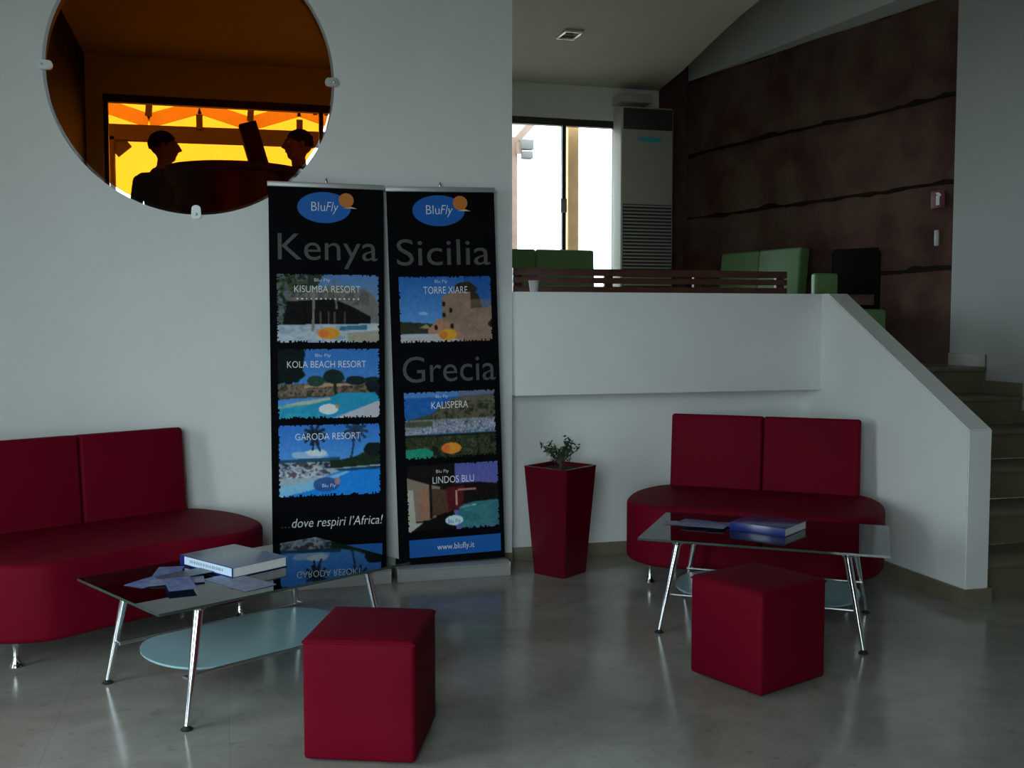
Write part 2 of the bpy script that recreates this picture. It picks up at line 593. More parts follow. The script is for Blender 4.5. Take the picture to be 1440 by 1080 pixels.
# stepped baseboard on the right wall
pts = [(6.66, PZ + 0.09)]
pts += [(6.28, PZ + 0.09)]
for k in range(5, -1, -1):
    yk = SY + k * RUN
    zt = k * RISE + 0.09
    pts.append((yk - 0.015, (k + 1) * RISE + 0.09))
    pts.append((yk - 0.015, zt))
pts.append((3.6, 0.09))
pts.append((3.6, 0.0))
for k in range(0, 6):
    yk = SY + k * RUN
    pts.append((yk, k * RISE))
    pts.append((yk, (k + 1) * RISE))
pts.append((6.66, PZ))
bm = bmesh.new()
prism(bm, pts, 'x', XR - 0.012, XR - 0.0005)
struct(from_bm('baseboard_right', bm, BASEB))

# far wall with the long window
bm = bmesh.new()
bbox(bm, -1.3, -1.0, FY, FY + 0.2, PZ, 4.7)
bbox(bm, 3.92, 4.36, FY, FY + 0.2, PZ, 4.7)
bbox(bm, -1.0, 3.92, FY, FY + 0.2, 3.47, 4.7)
struct(from_bm('wall_far', bm, WHITE), 'far wall of the raised area')
struct(box('wall_side', -1.3, -1.14, 5.95, FY, PZ, 3.9, DARKEND), 'left end wall of the raised area')

struct(box('wall_corner_shade', 4.36, 5.6, FY, FY + 0.2, PZ, 4.7, STONE), 'corner of the far wall, its shade put into a dark colour')  # corner shade painted as a dark piece in the stone wall's material
w2 = empty('window_2', (0, 0, 0))
struct(w2, 'long dark framed window of the raised area')
box('rail', -1.0, 3.92, FY + 0.02, FY + 0.09, 3.40, 3.468, FRAME, w2)
box('rail', -1.0, 3.92, FY + 0.02, FY + 0.09, PZ + 0.002, PZ + 0.06, FRAME, w2)
MX = [-0.975, 0.93, 2.16, 3.345, 3.90]
for x in MX:
    mu = box('mullion', x - 0.02, x + 0.02, FY + 0.025, FY + 0.085, PZ + 0.06, 3.40, FRAME, w2)
    if abs(x - 3.345) < 0.01:
        box('handle', x - 0.045, x + 0.02, FY - 0.01, FY + 0.02, 2.53, 2.67, STEEL, mu, bevel=0.006)
for a, b in zip(MX[:-1], MX[1:]):
    box('pane', a + 0.02, b - 0.02, FY + 0.052, FY + 0.058, PZ + 0.06, 3.40, CLEAR, w2)

# rough stone wall on the right, four courses with open joints
P0, P1 = Vector((5.40, 6.64)), Vector((4.66, 10.02))
dv = (P1 - P0)
Ls = dv.length
ang = math.atan2(dv.y, dv.x)
sw = empty('wall_stone', (P0.x, P0.y, 0), ang)
struct(sw, 'rough red brown stone wall of the raised area')
box('backing', 0, Ls, -0.25, -0.03, PZ, 4.0, JOINT, sw)      # local +y points into the room
zs = [PZ, 1.84, 2.50, 3.16, 3.95]
rng = np.random.RandomState(3)
from mathutils import noise as mnoise
for i in range(4):
    bm = bmesh.new()
    nx, nz = 60, 12
    g = []
    for a in range(nx + 1):
        rowv = []
        for c in range(nz + 1):
            x = Ls * a / nx
            zb = zs[i] + (0.012 + 0.012 * mnoise.noise((x * 3, i * 7.1, 0.3)) if i else 0)
            zt = zs[i + 1] - (0.012 + 0.012 * mnoise.noise((x * 3, i * 7.1, 9.3)))
            z = zb + (zt - zb) * c / nz
            edge = min(c, nz - c) / 1.2
            d = 0.03 * mnoise.noise((x * 1.6, z * 1.6, i * 3.0)) + 0.014 * mnoise.noise((x * 7, z * 7, i))
            d -= 0.03 * max(0, 1 - edge)
            rowv.append(bm.verts.new((x, 0.0 + d, z)))
        g.append(rowv)
    for a in range(nx):
        for c in range(nz):
            bm.faces.new((g[a][c], g[a][c + 1], g[a + 1][c + 1], g[a + 1][c]))
    o = from_bm('stone_course', bm, STONE, sw, smooth=True)

# ceiling: flat slab ending at a curved edge, recess above with a vertical face over the stone wall
bm = bmesh.new()
EA = [(4.40, 10.2), (4.33, 9.85), (4.23, 9.16), (4.04, 8.17), (3.90, 7.40), (3.85, 7.0), (3.80, 6.4), (3.80, -1.4)]
prism(bm, [(XL - 0.2, -1.4), (XL - 0.2, 10.2)] + EA, 'z', CZ, CZ + 0.9)
struct(from_bm('ceiling', bm, CEIL), 'flat beige ceiling with a curved edge')
struct(box('ceiling_recess', 3.3, XR + 0.4, -1.4, 10.2, 4.6, 4.7, RECESS), 'raised ceiling beside the stone wall')
bm = bmesh.new()
prism(bm, [(4.66, 10.2), (4.80, 9.2), (4.96, 7.9), (5.10, 6.7), (5.11, 6.5), (5.6, 6.5), (5.6, 10.2)], 'z', 3.915, 4.62)
struct(from_bm('trim_1', bm, RECESS), 'pale bulkhead above the stone wall')

# ------------------------------------------------------------------ outside
struct(box('ground_terrace', -40, 40, 10.2, 60, 0.8, 1.0, PAVING), 'terrace paving beyond the long window')
bm = bmesh.new()
prism(bm, [(-60, -60), (40, -60), (40, -1.4), (XL - 0.2, -1.4), (XL - 0.2, 10.2), (-60, 10.2)], 'z', -0.3, -0.12)
struct(from_bm('ground_yard', bm, PAVING), 'paving outside the tall glazing')

pg = empty('pergola', (0, 12.3, 1.0))
tag(pg, 'timber pergola with zigzag pale canvas over a brown beam outside', 'pergola')


def pbeam(name, p, q, w, d, m, parent=pg):
    """beam of height w and depth d between two points in the pergola's own axes"""
    p, q = Vector(p), Vector(q)
    L = (q - p).length
    bm = bmesh.new()
    bbox(bm, 0, L, -d / 2, d / 2, -w / 2, w / 2)
    x = (q - p).normalized()
    y = Vector((0, 1, 0))
    if abs(x.y) > 0.9:
        y = Vector((1, 0, 0))
    z = x.cross(y).normalized()
    y = z.cross(x)
    M = Matrix((x, y, z)).transposed().to_4x4()
    M.translation = p
    bmesh.ops.transform(bm, matrix=M, verts=bm.verts[:])
    return from_bm(name, bm, m, parent)


pbeam('beam', (-2.2, 0, 2.50), (2.0, 0, 2.54), 0.17, 0.12, BROWNWOOD)
pbeam('top_strip', (-2.2, 0, 2.90), (2.0, 0, 2.95), 0.11, 0.004, TRUSSW)
nodes = [(-1.30, 2.83), (-0.75, 2.66), (-0.21, 2.84), (0.34, 2.68), (0.89, 2.87), (1.45, 2.70)]
for a, b in zip(nodes[:-1], nodes[1:]):
    pbeam('canvas_strip', (a[0], 0.03, a[1]), (b[0], 0.03, b[1]), 0.155, 0.004, TRUSSW)
for i, (x, z) in enumerate(nodes):
    if i % 2:
        pbeam('strut', (x, -0.05, 2.70), (x + 0.02, -0.05, 2.93), 0.07, 0.05, BROWNWOOD)
    elif i:
        pbeam('strut', (x, -0.05, 2.58), (x, -0.05, 2.74), 0.07, 0.05, BROWNWOOD)
pbeam('post', (-1.17, 0, 0.0), (-1.17, 0, 2.46), 0.12, 0.12, BROWNWOOD)
pbeam('bracket', (-1.12, 0, 2.30), (-0.98, 0, 2.42), 0.14, 0.08, BROWNWOOD)
pbeam('rafter', (0.95, -0.6, 2.86), (1.6, -0.6, 2.86), 0.10, 0.08, BROWNWOOD)
for x in (1.02, 1.14, 1.26, 1.40):
    pbeam('hanging_slat', (x, -0.6, 2.70), (x, -0.6, 2.84), 0.04, 0.04, BROWNWOOD)

pg2 = empty('timber_post', (3.40, 12.3, 1.0))
tag(pg2, 'weathered pinkish timber post with a slanted brace outside the window', 'post')
pbeam('post', (0.0, 0, 0), (0.0, 0, 2.66), 0.16, 0.16, PINKWOOD, pg2)
pbeam('brace', (0.04, 0, 2.58), (0.42, 0, 3.00), 0.08, 0.08, PINKWOOD, pg2)
pbeam('cap_beam', (-1.0, 0, 2.60), (0.10, 0, 2.60), 0.12, 0.12, PINKWOOD, pg2)
bm = bmesh.new()
prism(bm, [(-0.5, 2.62), (0.06, 2.62), (0.40, 2.99), (0.40, 3.05), (-0.5, 3.05)], 'y', 0.10, 0.104)
from_bm('roof_canvas', bm, TRUSSW, pg2)

ln = empty('wall_lantern', (3.58, 12.2, 3.40))
tag(ln, 'grey lantern fixed to the pinkish timber post outside', 'lantern')
box('housing', -0.07, 0.09, -0.06, 0.06, 0.11, 0.23, LAMPG, ln, bevel=0.01)
box('lamp_glass', -0.05, 0.08, -0.05, 0.05, 0.0, 0.09, LAMPG, ln, bevel=0.01)
box('arm', -0.12, -0.05, -0.02, 0.02, 0.06, 0.20, PINKWOOD, ln)

pp = box('pine_post', 3.50, 3.62, 10.36, 10.48, 1.0, 3.9, PALEWOOD, bevel=0.006)
tag(pp, 'pale yellow pine post standing just outside the window mullion', 'post')

# ------------------------------------------------------------------ ceiling spot, sign, air conditioner
sp = empty('ceiling_spotlight', (2.785, 8.215, CZ))
tag(sp, 'square recessed ceiling spotlight with a pale trim', 'spotlight')
for (a, b, c, d) in ((-0.08, 0.08, -0.12, -0.098), (-0.08, 0.08, 0.098, 0.12), (-0.08, -0.058, -0.098, 0.098), (0.058, 0.08, -0.098, 0.098)):
    box('trim_bar', a, b, c, d, -0.026, -0.0005, SPOTW, sp, bevel=0.008)
box('recess_plate', -0.058, 0.058, -0.098, 0.098, -0.004, -0.0005, ACD, sp)
bm = bmesh.new()
lathe(bm, [(0.0, -0.010), (0.030, -0.010), (0.036, -0.004), (0.0, -0.004)], 20)
from_bm('bulb', bm, BARK, sp, auto=40)
sp2 = empty('ceiling_spotlight', (0.36, 6.9, CZ))
tag(sp2, 'square recessed ceiling spotlight seen through the amber glass', 'spotlight')
box('trim_frame', -0.08, 0.08, -0.1, 0.1, -0.012, -0.0005, SPOTW, sp2, bevel=0.002)
box('recess_plate', -0.056, 0.056, -0.076, 0.076, -0.014, -0.012, ACD, sp2)

sg = empty('fire_sign', (0, 0, 0))
sg.parent = None
sp0 = P0 + dv * 0.065
sg.location = (sp0.x - 0.03, sp0.y - 0.005, 2.375)
sg.rotation_euler = (0, 0, ang)
tag(sg, 'small red sign with a white symbol on the stone wall', 'sign')
box('plate', -0.065, 0.065, 0.002, 0.012, -0.065, 0.065, SIGNRED, sg, bevel=0.002)
box('symbol', -0.016, 0.016, 0.012, 0.014, -0.045, 0.030, WHITETXT, sg, bevel=0.0005)
bm = bmesh.new()
prism(bm, [(-0.03, 0.022), (0.012, 0.036), (0.022, 0.05), (-0.004, 0.053), (-0.026, 0.04)], 'y', 0.012, 0.0135)
from_bm('symbol_top', bm, WHITETXT, sg)
pl = box('wall_plate', -0.02, 0.02, 0.0, 0.012, -0.06, 0.06, CUP, None, bevel=0.003, loc=(sg.location.x - 0.006, sg.location.y, 2.08), rot=(0, 0, ang))
tag(pl, 'narrow grey plate below the red sign', 'plate')

ac = empty('air_conditioner', (4.105, 9.68, PZ))
tag(ac, 'tall off white floor standing air conditioner with louvred grille', 'air conditioner')
AH = 2.45
box('body', -0.28, 0.28, 0.0, 0.24, 0.0, AH, ACW, ac, bevel=0.02, seg=3)
box('air_outlet', -0.262, 0.262, -0.006, 0.0, AH - 0.225, AH - 0.02, ACD, ac, bevel=0.003)
for k in range(3):
    box('louvre', -0.255, 0.255, -0.016, -0.006, AH - 0.205 + k * 0.06, AH - 0.198 + k * 0.06, ACD, ac)
bm = bmesh.new()
prism(bm, [(0.02 + 0.13 * math.cos(2 * PI * k / 32), AH - 0.32 + 0.028 * math.sin(2 * PI * k / 32)) for k in range(32)], 'y', -0.003, 0.0)
from_bm('badge', bm, ACB, ac)
box('intake_panel', -0.262, 0.262, -0.004, 0.0, 0.12, 1.49, ACD, ac)
for k in range(40):
    box('grille_slat', -0.258, 0.258, -0.012, -0.004, 0.14 + k * 0.034, 0.14 + k * 0.034 + 0.013, ACW, ac)
dc = box('duct_cover', 3.84, 4.18, 9.75, 9.995, 3.615, 3.70, ACW, None, bevel=0.008)
tag(dc, 'pale duct cover box on the wall above the air conditioner', 'duct')

# ------------------------------------------------------------------ furniture makers
SEAT_OUT = smooth_closed([(-0.40, -0.10), (-0.57, -0.04), (-0.665, 0.14), (-0.69, 0.36), (-0.64, 0.60), (-0.46, 0.745), (-0.24, 0.735), (0.0, 0.705),
                          (0.24, 0.735), (0.46, 0.745), (0.64, 0.60), (0.69, 0.36), (0.665, 0.14), (0.57, -0.04), (0.40, -0.10)], 6)


def rounded_loft(bm, outline, z0, z1, r, seg=5):
    """extrude an outline with rolled upper and lower edges"""
    c = Vector((sum(p[0] for p in outline) / len(outline), sum(p[1] for p in outline) / len(outline)))
    n = len(outline)
    nrm = []
    for i in range(n):
        t = Vector(outline[(i + 1) % n]) - Vector(outline[i - 1])
        nrm.append(Vector((t.y, -t.x)).normalized())
    if sum((Vector(outline[i]) - c).dot(nrm[i]) for i in range(n)) < 0:
        nrm = [-v for v in nrm]
    prof = [(-r * (1 - math.sin(PI / 2 * k / seg)), z0 + r * (1 - math.cos(PI / 2 * k / seg))) for k in range(seg + 1)]
    prof += [(-r * (1 - math.cos(PI / 2 * k / seg)), z1 - r * (1 - math.sin(PI / 2 * k / seg))) for k in range(seg + 1)]
    rings = [[bm.verts.new((outline[i][0] + nrm[i].x * d, outline[i][1] + nrm[i].y * d, z)) for i in range(n)] for d, z in prof]
    for a in range(len(rings) - 1):
        for i in range(n):
            bm.faces.new((rings[a][i], rings[a][(i + 1) % n], rings[a + 1][(i + 1) % n], rings[a + 1][i]))
    # domed top: inset rings
    last = rings[-1]
    for s, dz in ((0.7, 0.006), (0.35, 0.010)):
        ring2 = [bm.verts.new((c.x + (v.co.x - c.x) * s, c.y + (v.co.y - c.y) * s, z1 + dz)) for v in rings[-1]]
        for i in range(n):
            bm.faces.new((last[i], last[(i + 1) % n], ring2[(i + 1) % n], ring2[i]))
        last = ring2
    bm.faces.new(last)
    bm.faces.new(rings[0][::-1])


def make_sofa(name, label, m, loc, rotz, cat='sofa', group=None, seat_z=0.455, back_z=0.885):
    """local x along the sofa, +y towards the sitter's knees, backrest front at y = 0"""
    t = empty(name, loc, rotz)
    tag(t, label, cat, group)
    bm = bmesh.new()
    rounded_loft(bm, SEAT_OUT, 0.125, seat_z, 0.028)
    from_bm('seat', bm, m, t, auto=50)
    for s in (-1, 1):
        bm = bmesh.new()
        M = Matrix.Translation((s * 0.272, -0.035, 0.40)) @ Matrix.Rotation(R(5), 4, 'X')
        bbox(bm, -0.2695, 0.2695, -0.055, 0.055, 0.0, back_z - 0.40, bevel=0.018, seg=4, M=M)
        from_bm('back_cushion', bm, m, t, auto=50)
    for sx, sy in ((-0.52, 0.58), (0.52, 0.58), (-0.50, 0.02), (0.50, 0.02)):
        bm = bmesh.new()
        lathe(bm, [(0.020, 0.0), (0.026, 0.004), (0.022, 0.014), (0.013, 0.03), (0.012, 0.07), (0.016, 0.105), (0.030, 0.126)], 18, (sx, sy, 0))
        from_bm('foot', bm, CHROME, t, auto=50)
    return t


make_sofa('curved_sofa', 'red leatherette sofa with curved seat beside the black banners', RED, (-0.675, 5.41, 0), R(28.5 + 180), group='red curved sofas')
make_sofa('curved_sofa', 'red leatherette sofa with curved seat in the corner by the stairs', RED, (3.02, 5.39, 0), R(-37 + 180), group='red curved sofas')


def make_pouf(label, loc, rotz, sx, sy, h):
    t = empty('cube_pouf', loc, rotz)
    tag(t, label, 'pouf', 'red cube poufs')
    bm = bmesh.new()
    bbox(bm, -sx / 2, sx / 2, -sy / 2, sy / 2, 0.008, h, bevel=0.014, seg=4)
    bmesh.ops.subdivide_edges(bm, edges=[e for e in bm.edges if e.calc_length() > 0.2], cuts=5, use_grid_fill=True)
    for v in bm.verts:      # slight upholstery swell
        u = v.co
        k = 0.006
        fx = max(0, 1 - (2 * u.x / sx) ** 2)
        fy = max(0, 1 - (2 * u.y / sy) ** 2)
        fz = max(0, 1 - (2 * (u.z - h / 2) / h) ** 2)
        if abs(abs(u.x) - sx / 2) < 1e-4: u.x += math.copysign(k * fy * fz, u.x)
        if abs(abs(u.y) - sy / 2) < 1e-4: u.y += math.copysign(k * fx * fz, u.y)
        if abs(u.z - h) < 1e-4: u.z += k * fx * fy
    from_bm('cushion', bm, RED, t, auto=45)
    z = h - 0.012
    pth = [(-sx / 2, -sy / 2), (sx / 2, -sy / 2), (sx / 2, sy / 2), (-sx / 2, sy / 2), (-sx / 2, -sy / 2)]
    for i in range(4):
        bm = bmesh.new()
        a, b = pth[i], pth[i + 1]
        s = 0.992
        tube(bm, [(a[0] * s, a[1] * s, z), (b[0] * s, b[1] * s, z)], 0.0042, 8)
        from_bm('seam_piping', bm, RED, t, auto=60)
    for cx in (-1, 1):
        for cy in (-1, 1):
            bm = bmesh.new()
            lathe(bm, [(0.018, 0.0), (0.018, 0.010)], 12, (cx * (sx / 2 - 0.05), cy * (sy / 2 - 0.05), 0))
            from_bm('glide', bm, RUBBER, t)
    return t


make_pouf('red leatherette cube pouf at the front end of the brochure table', (0.478, 3.500, 0), R(-21.2), 0.372, 0.400, 0.412)
make_pouf('red leatherette cube pouf turned cornerwise before the navy book table', (2.078, 3.725, 0), R(21), 0.395, 0.37, 0.412)


def ellipse_stadium(hl, hw, bulge, n=14):
    """plan with straight long sides and bowed ends"""
    pts = []
    for k in range(n + 1):
        a = -PI / 2 + PI * k / n
        pts.append((hl - bulge + bulge * math.cos(a), hw * math.sin(a)))
    for k in range(n + 1):
        a = PI / 2 + PI * k / n
        pts.append((-hl + bulge + bulge * math.cos(a), hw * math.sin(a)))
    return pts


def make_table(label, loc, rotz):
    t = empty('coffee_table', loc, rotz)
    tag(t, label, 'coffee table', 'glass coffee tables')
    H = 0.44
    # glass top: clear faces, green polished edge
    bm = bmesh.new()
    bbox(bm, -0.552, 0.552, -0.348, 0.348, H - 0.010, H)
    for f in bm.faces:
        f.material_index = 0 if abs(f.normal.z) > 0.5 else 1
    bmesh.ops.recalc_face_normals(bm, faces=bm.faces[:])
    for f in bm.faces:
        f.material_index = 0 if abs(f.normal.z) > 0.5 else 1
    o = from_bm('glass_top', bm, [TABLEG, EDGEG], t)
    # lower frosted shelf
    bm = bmesh.new()
    prism(bm, ellipse_stadium(0.43, 0.255, 0.17), 'z', 0.165, 0.173)
    from_bm('lower_shelf', bm, FROST, t)
    feet = {}
    for sx in (-1, 1):
        for sy in (-1, 1):
            f = Vector((sx * 0.450, sy * 0.332, 0.012))
            p = Vector((sx * 0.375, sy * 0.292, H - 0.028))
            bm = bmesh.new()
            mid = f.lerp(p, 0.5)
            tube(bm, [f, f.lerp(p, 0.3), f.lerp(p, 0.7), p], [0.0095, 0.012, 0.0165, 0.0175], 16)
            leg = from_bm('leg', bm, CHROME, t, auto=50)
            bm = bmesh.new()
            lathe(bm, [(0.0, 0.0), (0.020, 0.0), (0.022, 0.004), (0.014, 0.010), (0.009, 0.016), (0.0, 0.016)], 18, (f.x, f.y, 0.0))
            from_bm('foot_pad', bm, RUBBER, leg, auto=50)
            bm = bmesh.new()
            lathe(bm, [(0.0, 0.0), (0.024, 0.0), (0.026, 0.004), (0.026, 0.014), (0.0, 0.0165)], 18, (p.x, p.y, H - 0.0275))
            from_bm('mounting_disc', bm, CHROME, leg, auto=50)
    for sx in (-1, 1):       # bowed chrome band under each end of the top
        bm = bmesh.new()
        pts = []
        for k in range(17):
            a = -1 + 2 * k / 16
            pts.append((sx * (0.375 + 0.075 * (1 - a * a)), a * 0.292))
        for k in range(16):
            (xa, ya), (xb, yb) = pts[k], pts[k + 1]
            vs = []
            for (x, y) in ((xa, ya), (xb, yb)):
                for dx, dz in ((-0.012, 0.0), (0.012, 0.0), (0.012, 0.010), (-0.012, 0.010)):
                    vs.append(bm.verts.new((x + dx, y, H - 0.023 + dz)))
            for q in range(4):
                bm.faces.new((vs[q], vs[(q + 1) % 4], vs[4 + (q + 1) % 4], vs[4 + q]))
        bmesh.ops.remove_doubles(bm, verts=bm.verts[:], dist=1e-5)
        from_bm('end_band', bm, CHROME, t, auto=60)
    for sy in (-1, 1):       # long rails that carry the shelf
        bm = bmesh.new()
        tube(bm, [(-0.425, sy * 0.268, 0.168), (0.425, sy * 0.268, 0.168)], 0.0065, 12)
        r_ = from_bm('shelf_rail', bm, STEEL, t, auto=50)
        for sx in (-1, 1):
            bm = bmesh.new()
            tube(bm, [(sx * 0.424, sy * 0.268, 0.168), (sx * 0.422, sy * 0.312, 0.168)], 0.0065, 10)
            from_bm('rail_elbow', bm, STEEL, r_, auto=50)
    return t


TA, TAr = (0.088, 4.272, 0), math.atan2(0.483, 0.876)
TB, TBr = (2.490, 4.386, 0), math.atan2(-0.577, 0.817)
make_table('glass coffee table with chrome legs before the black banners', TA, TAr)
make_table('glass coffee table with chrome legs before the corner sofa', TB, TBr)


def world_of(T, r, u, v, z):
    return (T[0] + u * math.cos(r) - v * math.sin(r), T[1] + u * math.sin(r) + v * math.cos(r), z)


TZ = 0.4405


def make_book(name, label, loc, rotz, w, d, h, cover, spine_label=False):
    """w along the spine (local x), d across (local y), spine on the -y side"""
    t = empty(name, loc, rotz)
    tag(t, label, 'book')
    box('page_block', -w / 2 + 0.004, w / 2 - 0.004, -d / 2 + 0.003, d / 2 - 0.005, 0.003, h - 0.003, PAPER, t)
    box('front_cover', -w / 2, w / 2, -d / 2, d / 2, h - 0.003, h, cover, t, bevel=0.0008)
    box('back_cover', -w / 2, w / 2, -d / 2, d / 2, 0.0, 0.003, NAVY, t, bevel=0.0008)
    s = box('spine', -w / 2, w / 2, -d / 2 - 0.0015, -d / 2 + 0.003, 0.0, h, NAVY, t, bevel=0.0008)
    if spine_label:
        box('spine_label', -w / 2 + 0.035, w / 2 - 0.003, -d / 2 - 0.0025, -d / 2 - 0.0015, h * 0.18, h * 0.95, SPINE, s)
        x = -w / 2 + 0.075
        rr = random.Random(4)
        while x < w / 2 - 0.06:
            ww = rr.uniform(0.004, 0.011)
            box('printed_mark', x, x + ww, -d / 2 - 0.0029, -d / 2 - 0.0025, h * 0.45, h * 0.72, INK, s)
            x += ww + rr.uniform(0.003, 0.008)
    return t


# book spine runs (0.565,-0.826)
make_book('hardback_book', 'thick pale blue book with a white spine label lying on glass table', (0.028, 4.365, TZ), math.atan2(-0.826, 0.565), 0.365, 0.265, 0.042, SILVERBLUE, True)


def leaflet(label, x, y, z, rot, w, d, m, cat='leaflet', group=None, fold=0.0):
    bm = bmesh.new()
    n = 8
    top = []
    for k in range(n + 1):
        u = -w / 2 + w * k / n
        zz = fold * (math.sin(PI * k / n)) + 0.0006
        top.append((u, zz))
    rows = []
    for (u, zz) in top:
        rows.append([bm.verts.new((u, -d / 2, zz)), bm.verts.new((u, d / 2, zz)), bm.verts.new((u, d / 2, zz + 0.0008)), bm.verts.new((u, -d / 2, zz + 0.0008))])
    for a, b in zip(rows[:-1], rows[1:]):
        for k in range(4):
            bm.faces.new((a[k], a[(k + 1) % 4], b[(k + 1) % 4], b[k]))
    bm.faces.new(rows[0][::-1])
    bm.faces.new(rows[-1])
    o = from_bm('leaflet', bm, m, None, (x, y, z), (0, 0, rot))
    tag(o, label, cat, group)
    return o


LA = [(-0.36, 0.10, 20, LEAFLET, 'blue leaflet lying nearest the corner of the book table'), (-0.30, 0.02, -25, LEAFPALE, 'pale leaflet lying across the blue ones beside the thick book'),
      (-0.27, 0.16, 55, LEAFLET, 'blue leaflet fanned out towards the red sofa'), (-0.24, 0.075, 5, LEAFDARK, 'dark leaflet lying close against the thick pale book'),
      (-0.33, -0.06, 70, LEAFLET, 'blue leaflet lying at the front of the fan beside the thick book')]
for i, (u, v, a, m, lb) in enumerate(LA):
    p = world_of(TA, TAr, u, v, TZ + 0.003 * i)
    leaflet(lb, p[0], p[1], p[2], TAr + R(a), 0.20, 0.10, m, group='leaflets on the glass tables', fold=0.0012)
p = world_of(TA, TAr, -0.13, -0.15, TZ)
leaflet('pale magazine lying at the table edge before the thick book', p[0], p[1], p[2], R(-56), 0.28, 0.14, LEAFPALE, 'magazine')

# table by the corner sofa
make_book('hardback_book', 'thick navy blue book lying on the glass table by the corner sofa', (2.525, 4.435, TZ), math.atan2(-0.35, 0.26) + R(0), 0.28, 0.26, 0.040, NAVY)
LB = [(-0.40, 0.06, 4, LEAFPALE, 'pale leaflet at the end of the navy book table, farthest from the book'), (-0.33, 0.10, -12, LEAFLET, 'blue leaflet beside the navy book, partly under another'),
      (-0.27, 0.06, 10, LEAFLET, 'blue leaflet tucked against the navy book'), (-0.30, 0.00, -3, LEAFPALE, 'pale leaflet in front of the blue ones on the corner table')]
for i, (u, v, a, m, lb) in enumerate(LB):
    p = world_of(TB, TBr, u, v, TZ + 0.003 * i)
    leaflet(lb, p[0], p[1], p[2], TBr + R(a), 0.21, 0.10, m, group='leaflets on the glass tables', fold=0.0012)

# ------------------------------------------------------------------ planter with a small shrub
pt = empty('planter', (1.845, 5.585, 0), R(-55))
tag(pt, 'tall tapered red planter standing between the banners and the corner sofa', 'planter')
bm = bmesh.new()


def sqring(bm, s, z, c=0.012):
    h = s / 2
    return [bm.verts.new((x, y, z)) for x, y in ((-h + c, -h), (h - c, -h), (h, -h + c), (h, h - c), (h - c, h), (-h + c, h), (-h, h - c), (-h, -h + c))]


levels = [(0.215, 0.0), (0.222, 0.004), (0.302, 0.612), (0.306, 0.618), (0.302, 0.622), (0.276, 0.622), (0.270, 0.600), (0.262, 0.585)]
rs = [sqring(bm, s, z) for s, z in levels]
for a, b in zip(rs[:-1], rs[1:]):
    for k in range(8):
        bm.faces.new((a[k], a[(k + 1) % 8], b[(k + 1) % 8], b[k]))
bm.faces.new(rs[0][::-1])
bm.faces.new(rs[-1])
from_bm('pot', bm, REDPOT, pt, auto=20)
bm = bmesh.new()
bmesh.ops.create_grid(bm, x_segments=14, y_segments=14, size=0.131)
for v in bm.verts:
    v.co.z = 0.597 + 0.008 * mnoise.noise(v.co * 30)
from_bm('soil', bm, SOIL, pt, smooth=True)

sh = empty('small_shrub', (1.845, 5.585, 0.595))
tag(sh, 'small dark green shrub growing in the red planter', 'plant')
rr = random.Random(11)
tips = []
bm = bmesh.new()
tube(bm, [(0, 0, 0.004), (0.004, 0, 0.03), (-0.003, 0.003, 0.055)], [0.008, 0.007, 0.006], 8)
for k in range(15):
    a = rr.uniform(0, 2 * PI)
    el = rr.uniform(0.05, 1.2)
    L = rr.uniform(0.07, 0.125)
    d = Vector((math.cos(a) * math.cos(el) * 1.05, math.sin(a) * math.cos(el) * 1.05, math.sin(el) * 0.85))
    p0_ = Vector((0, 0, rr.uniform(0.03, 0.06)))
    p1_ = p0_ + d * L * 0.5 + Vector((0, 0, 0.012))
    p2_ = p0_ + d * L + Vector((0, 0, 0.025))
    tube(bm, [p0_, p1_, p2_], [0.0045, 0.003, 0.0015], 6)
    tips += [p1_, p2_, p0_.lerp(p2_, 0.75)]
from_bm('stems', bm, BARK, sh)
bm = bmesh.new()
for tpt in tips:
    for q in range(8):
        c = tpt + Vector((rr.gauss(0, 0.014), rr.gauss(0, 0.014), rr.gauss(0.004, 0.012)))
        Mx = Matrix.Translation(c) @ Euler((rr.uniform(-1, 1), rr.uniform(-1, 1), rr.uniform(0, 6.28))).to_matrix().to_4x4()
        l, w = rr.uniform(0.010, 0.017), rr.uniform(0.005, 0.008)
        vs = [bm.verts.new(Mx @ Vector(p)) for p in ((-l, 0, 0), (0, -w, 0.002), (l, 0, 0), (0, w, 0.002))]
        bm.faces.new(vs)
fo = from_bm('foliage', bm, LEAF, sh)
fo['kind'] = 'stuff'


# ------------------------------------------------------------------ roll-up banners
def text_mesh(body, size=1.0, offset=0.0, shear=0.0, spacing=1.0):
    cu = bpy.data.curves.new('lettering_curve', 'FONT')
    cu.body = body
    cu.size = size
    cu.offset = offset
    cu.shear = shear
    cu.space_character = spacing
    cu.resolution_u = 4
    ob = bpy.data.objects.new('lettering_tmp', cu)
    COL.objects.link(ob)
    dg = bpy.context.evaluated_depsgraph_get()
    me = bpy.data.meshes.new_from_object(ob.evaluated_get(dg))
    bpy.data.objects.remove(ob)
    return me


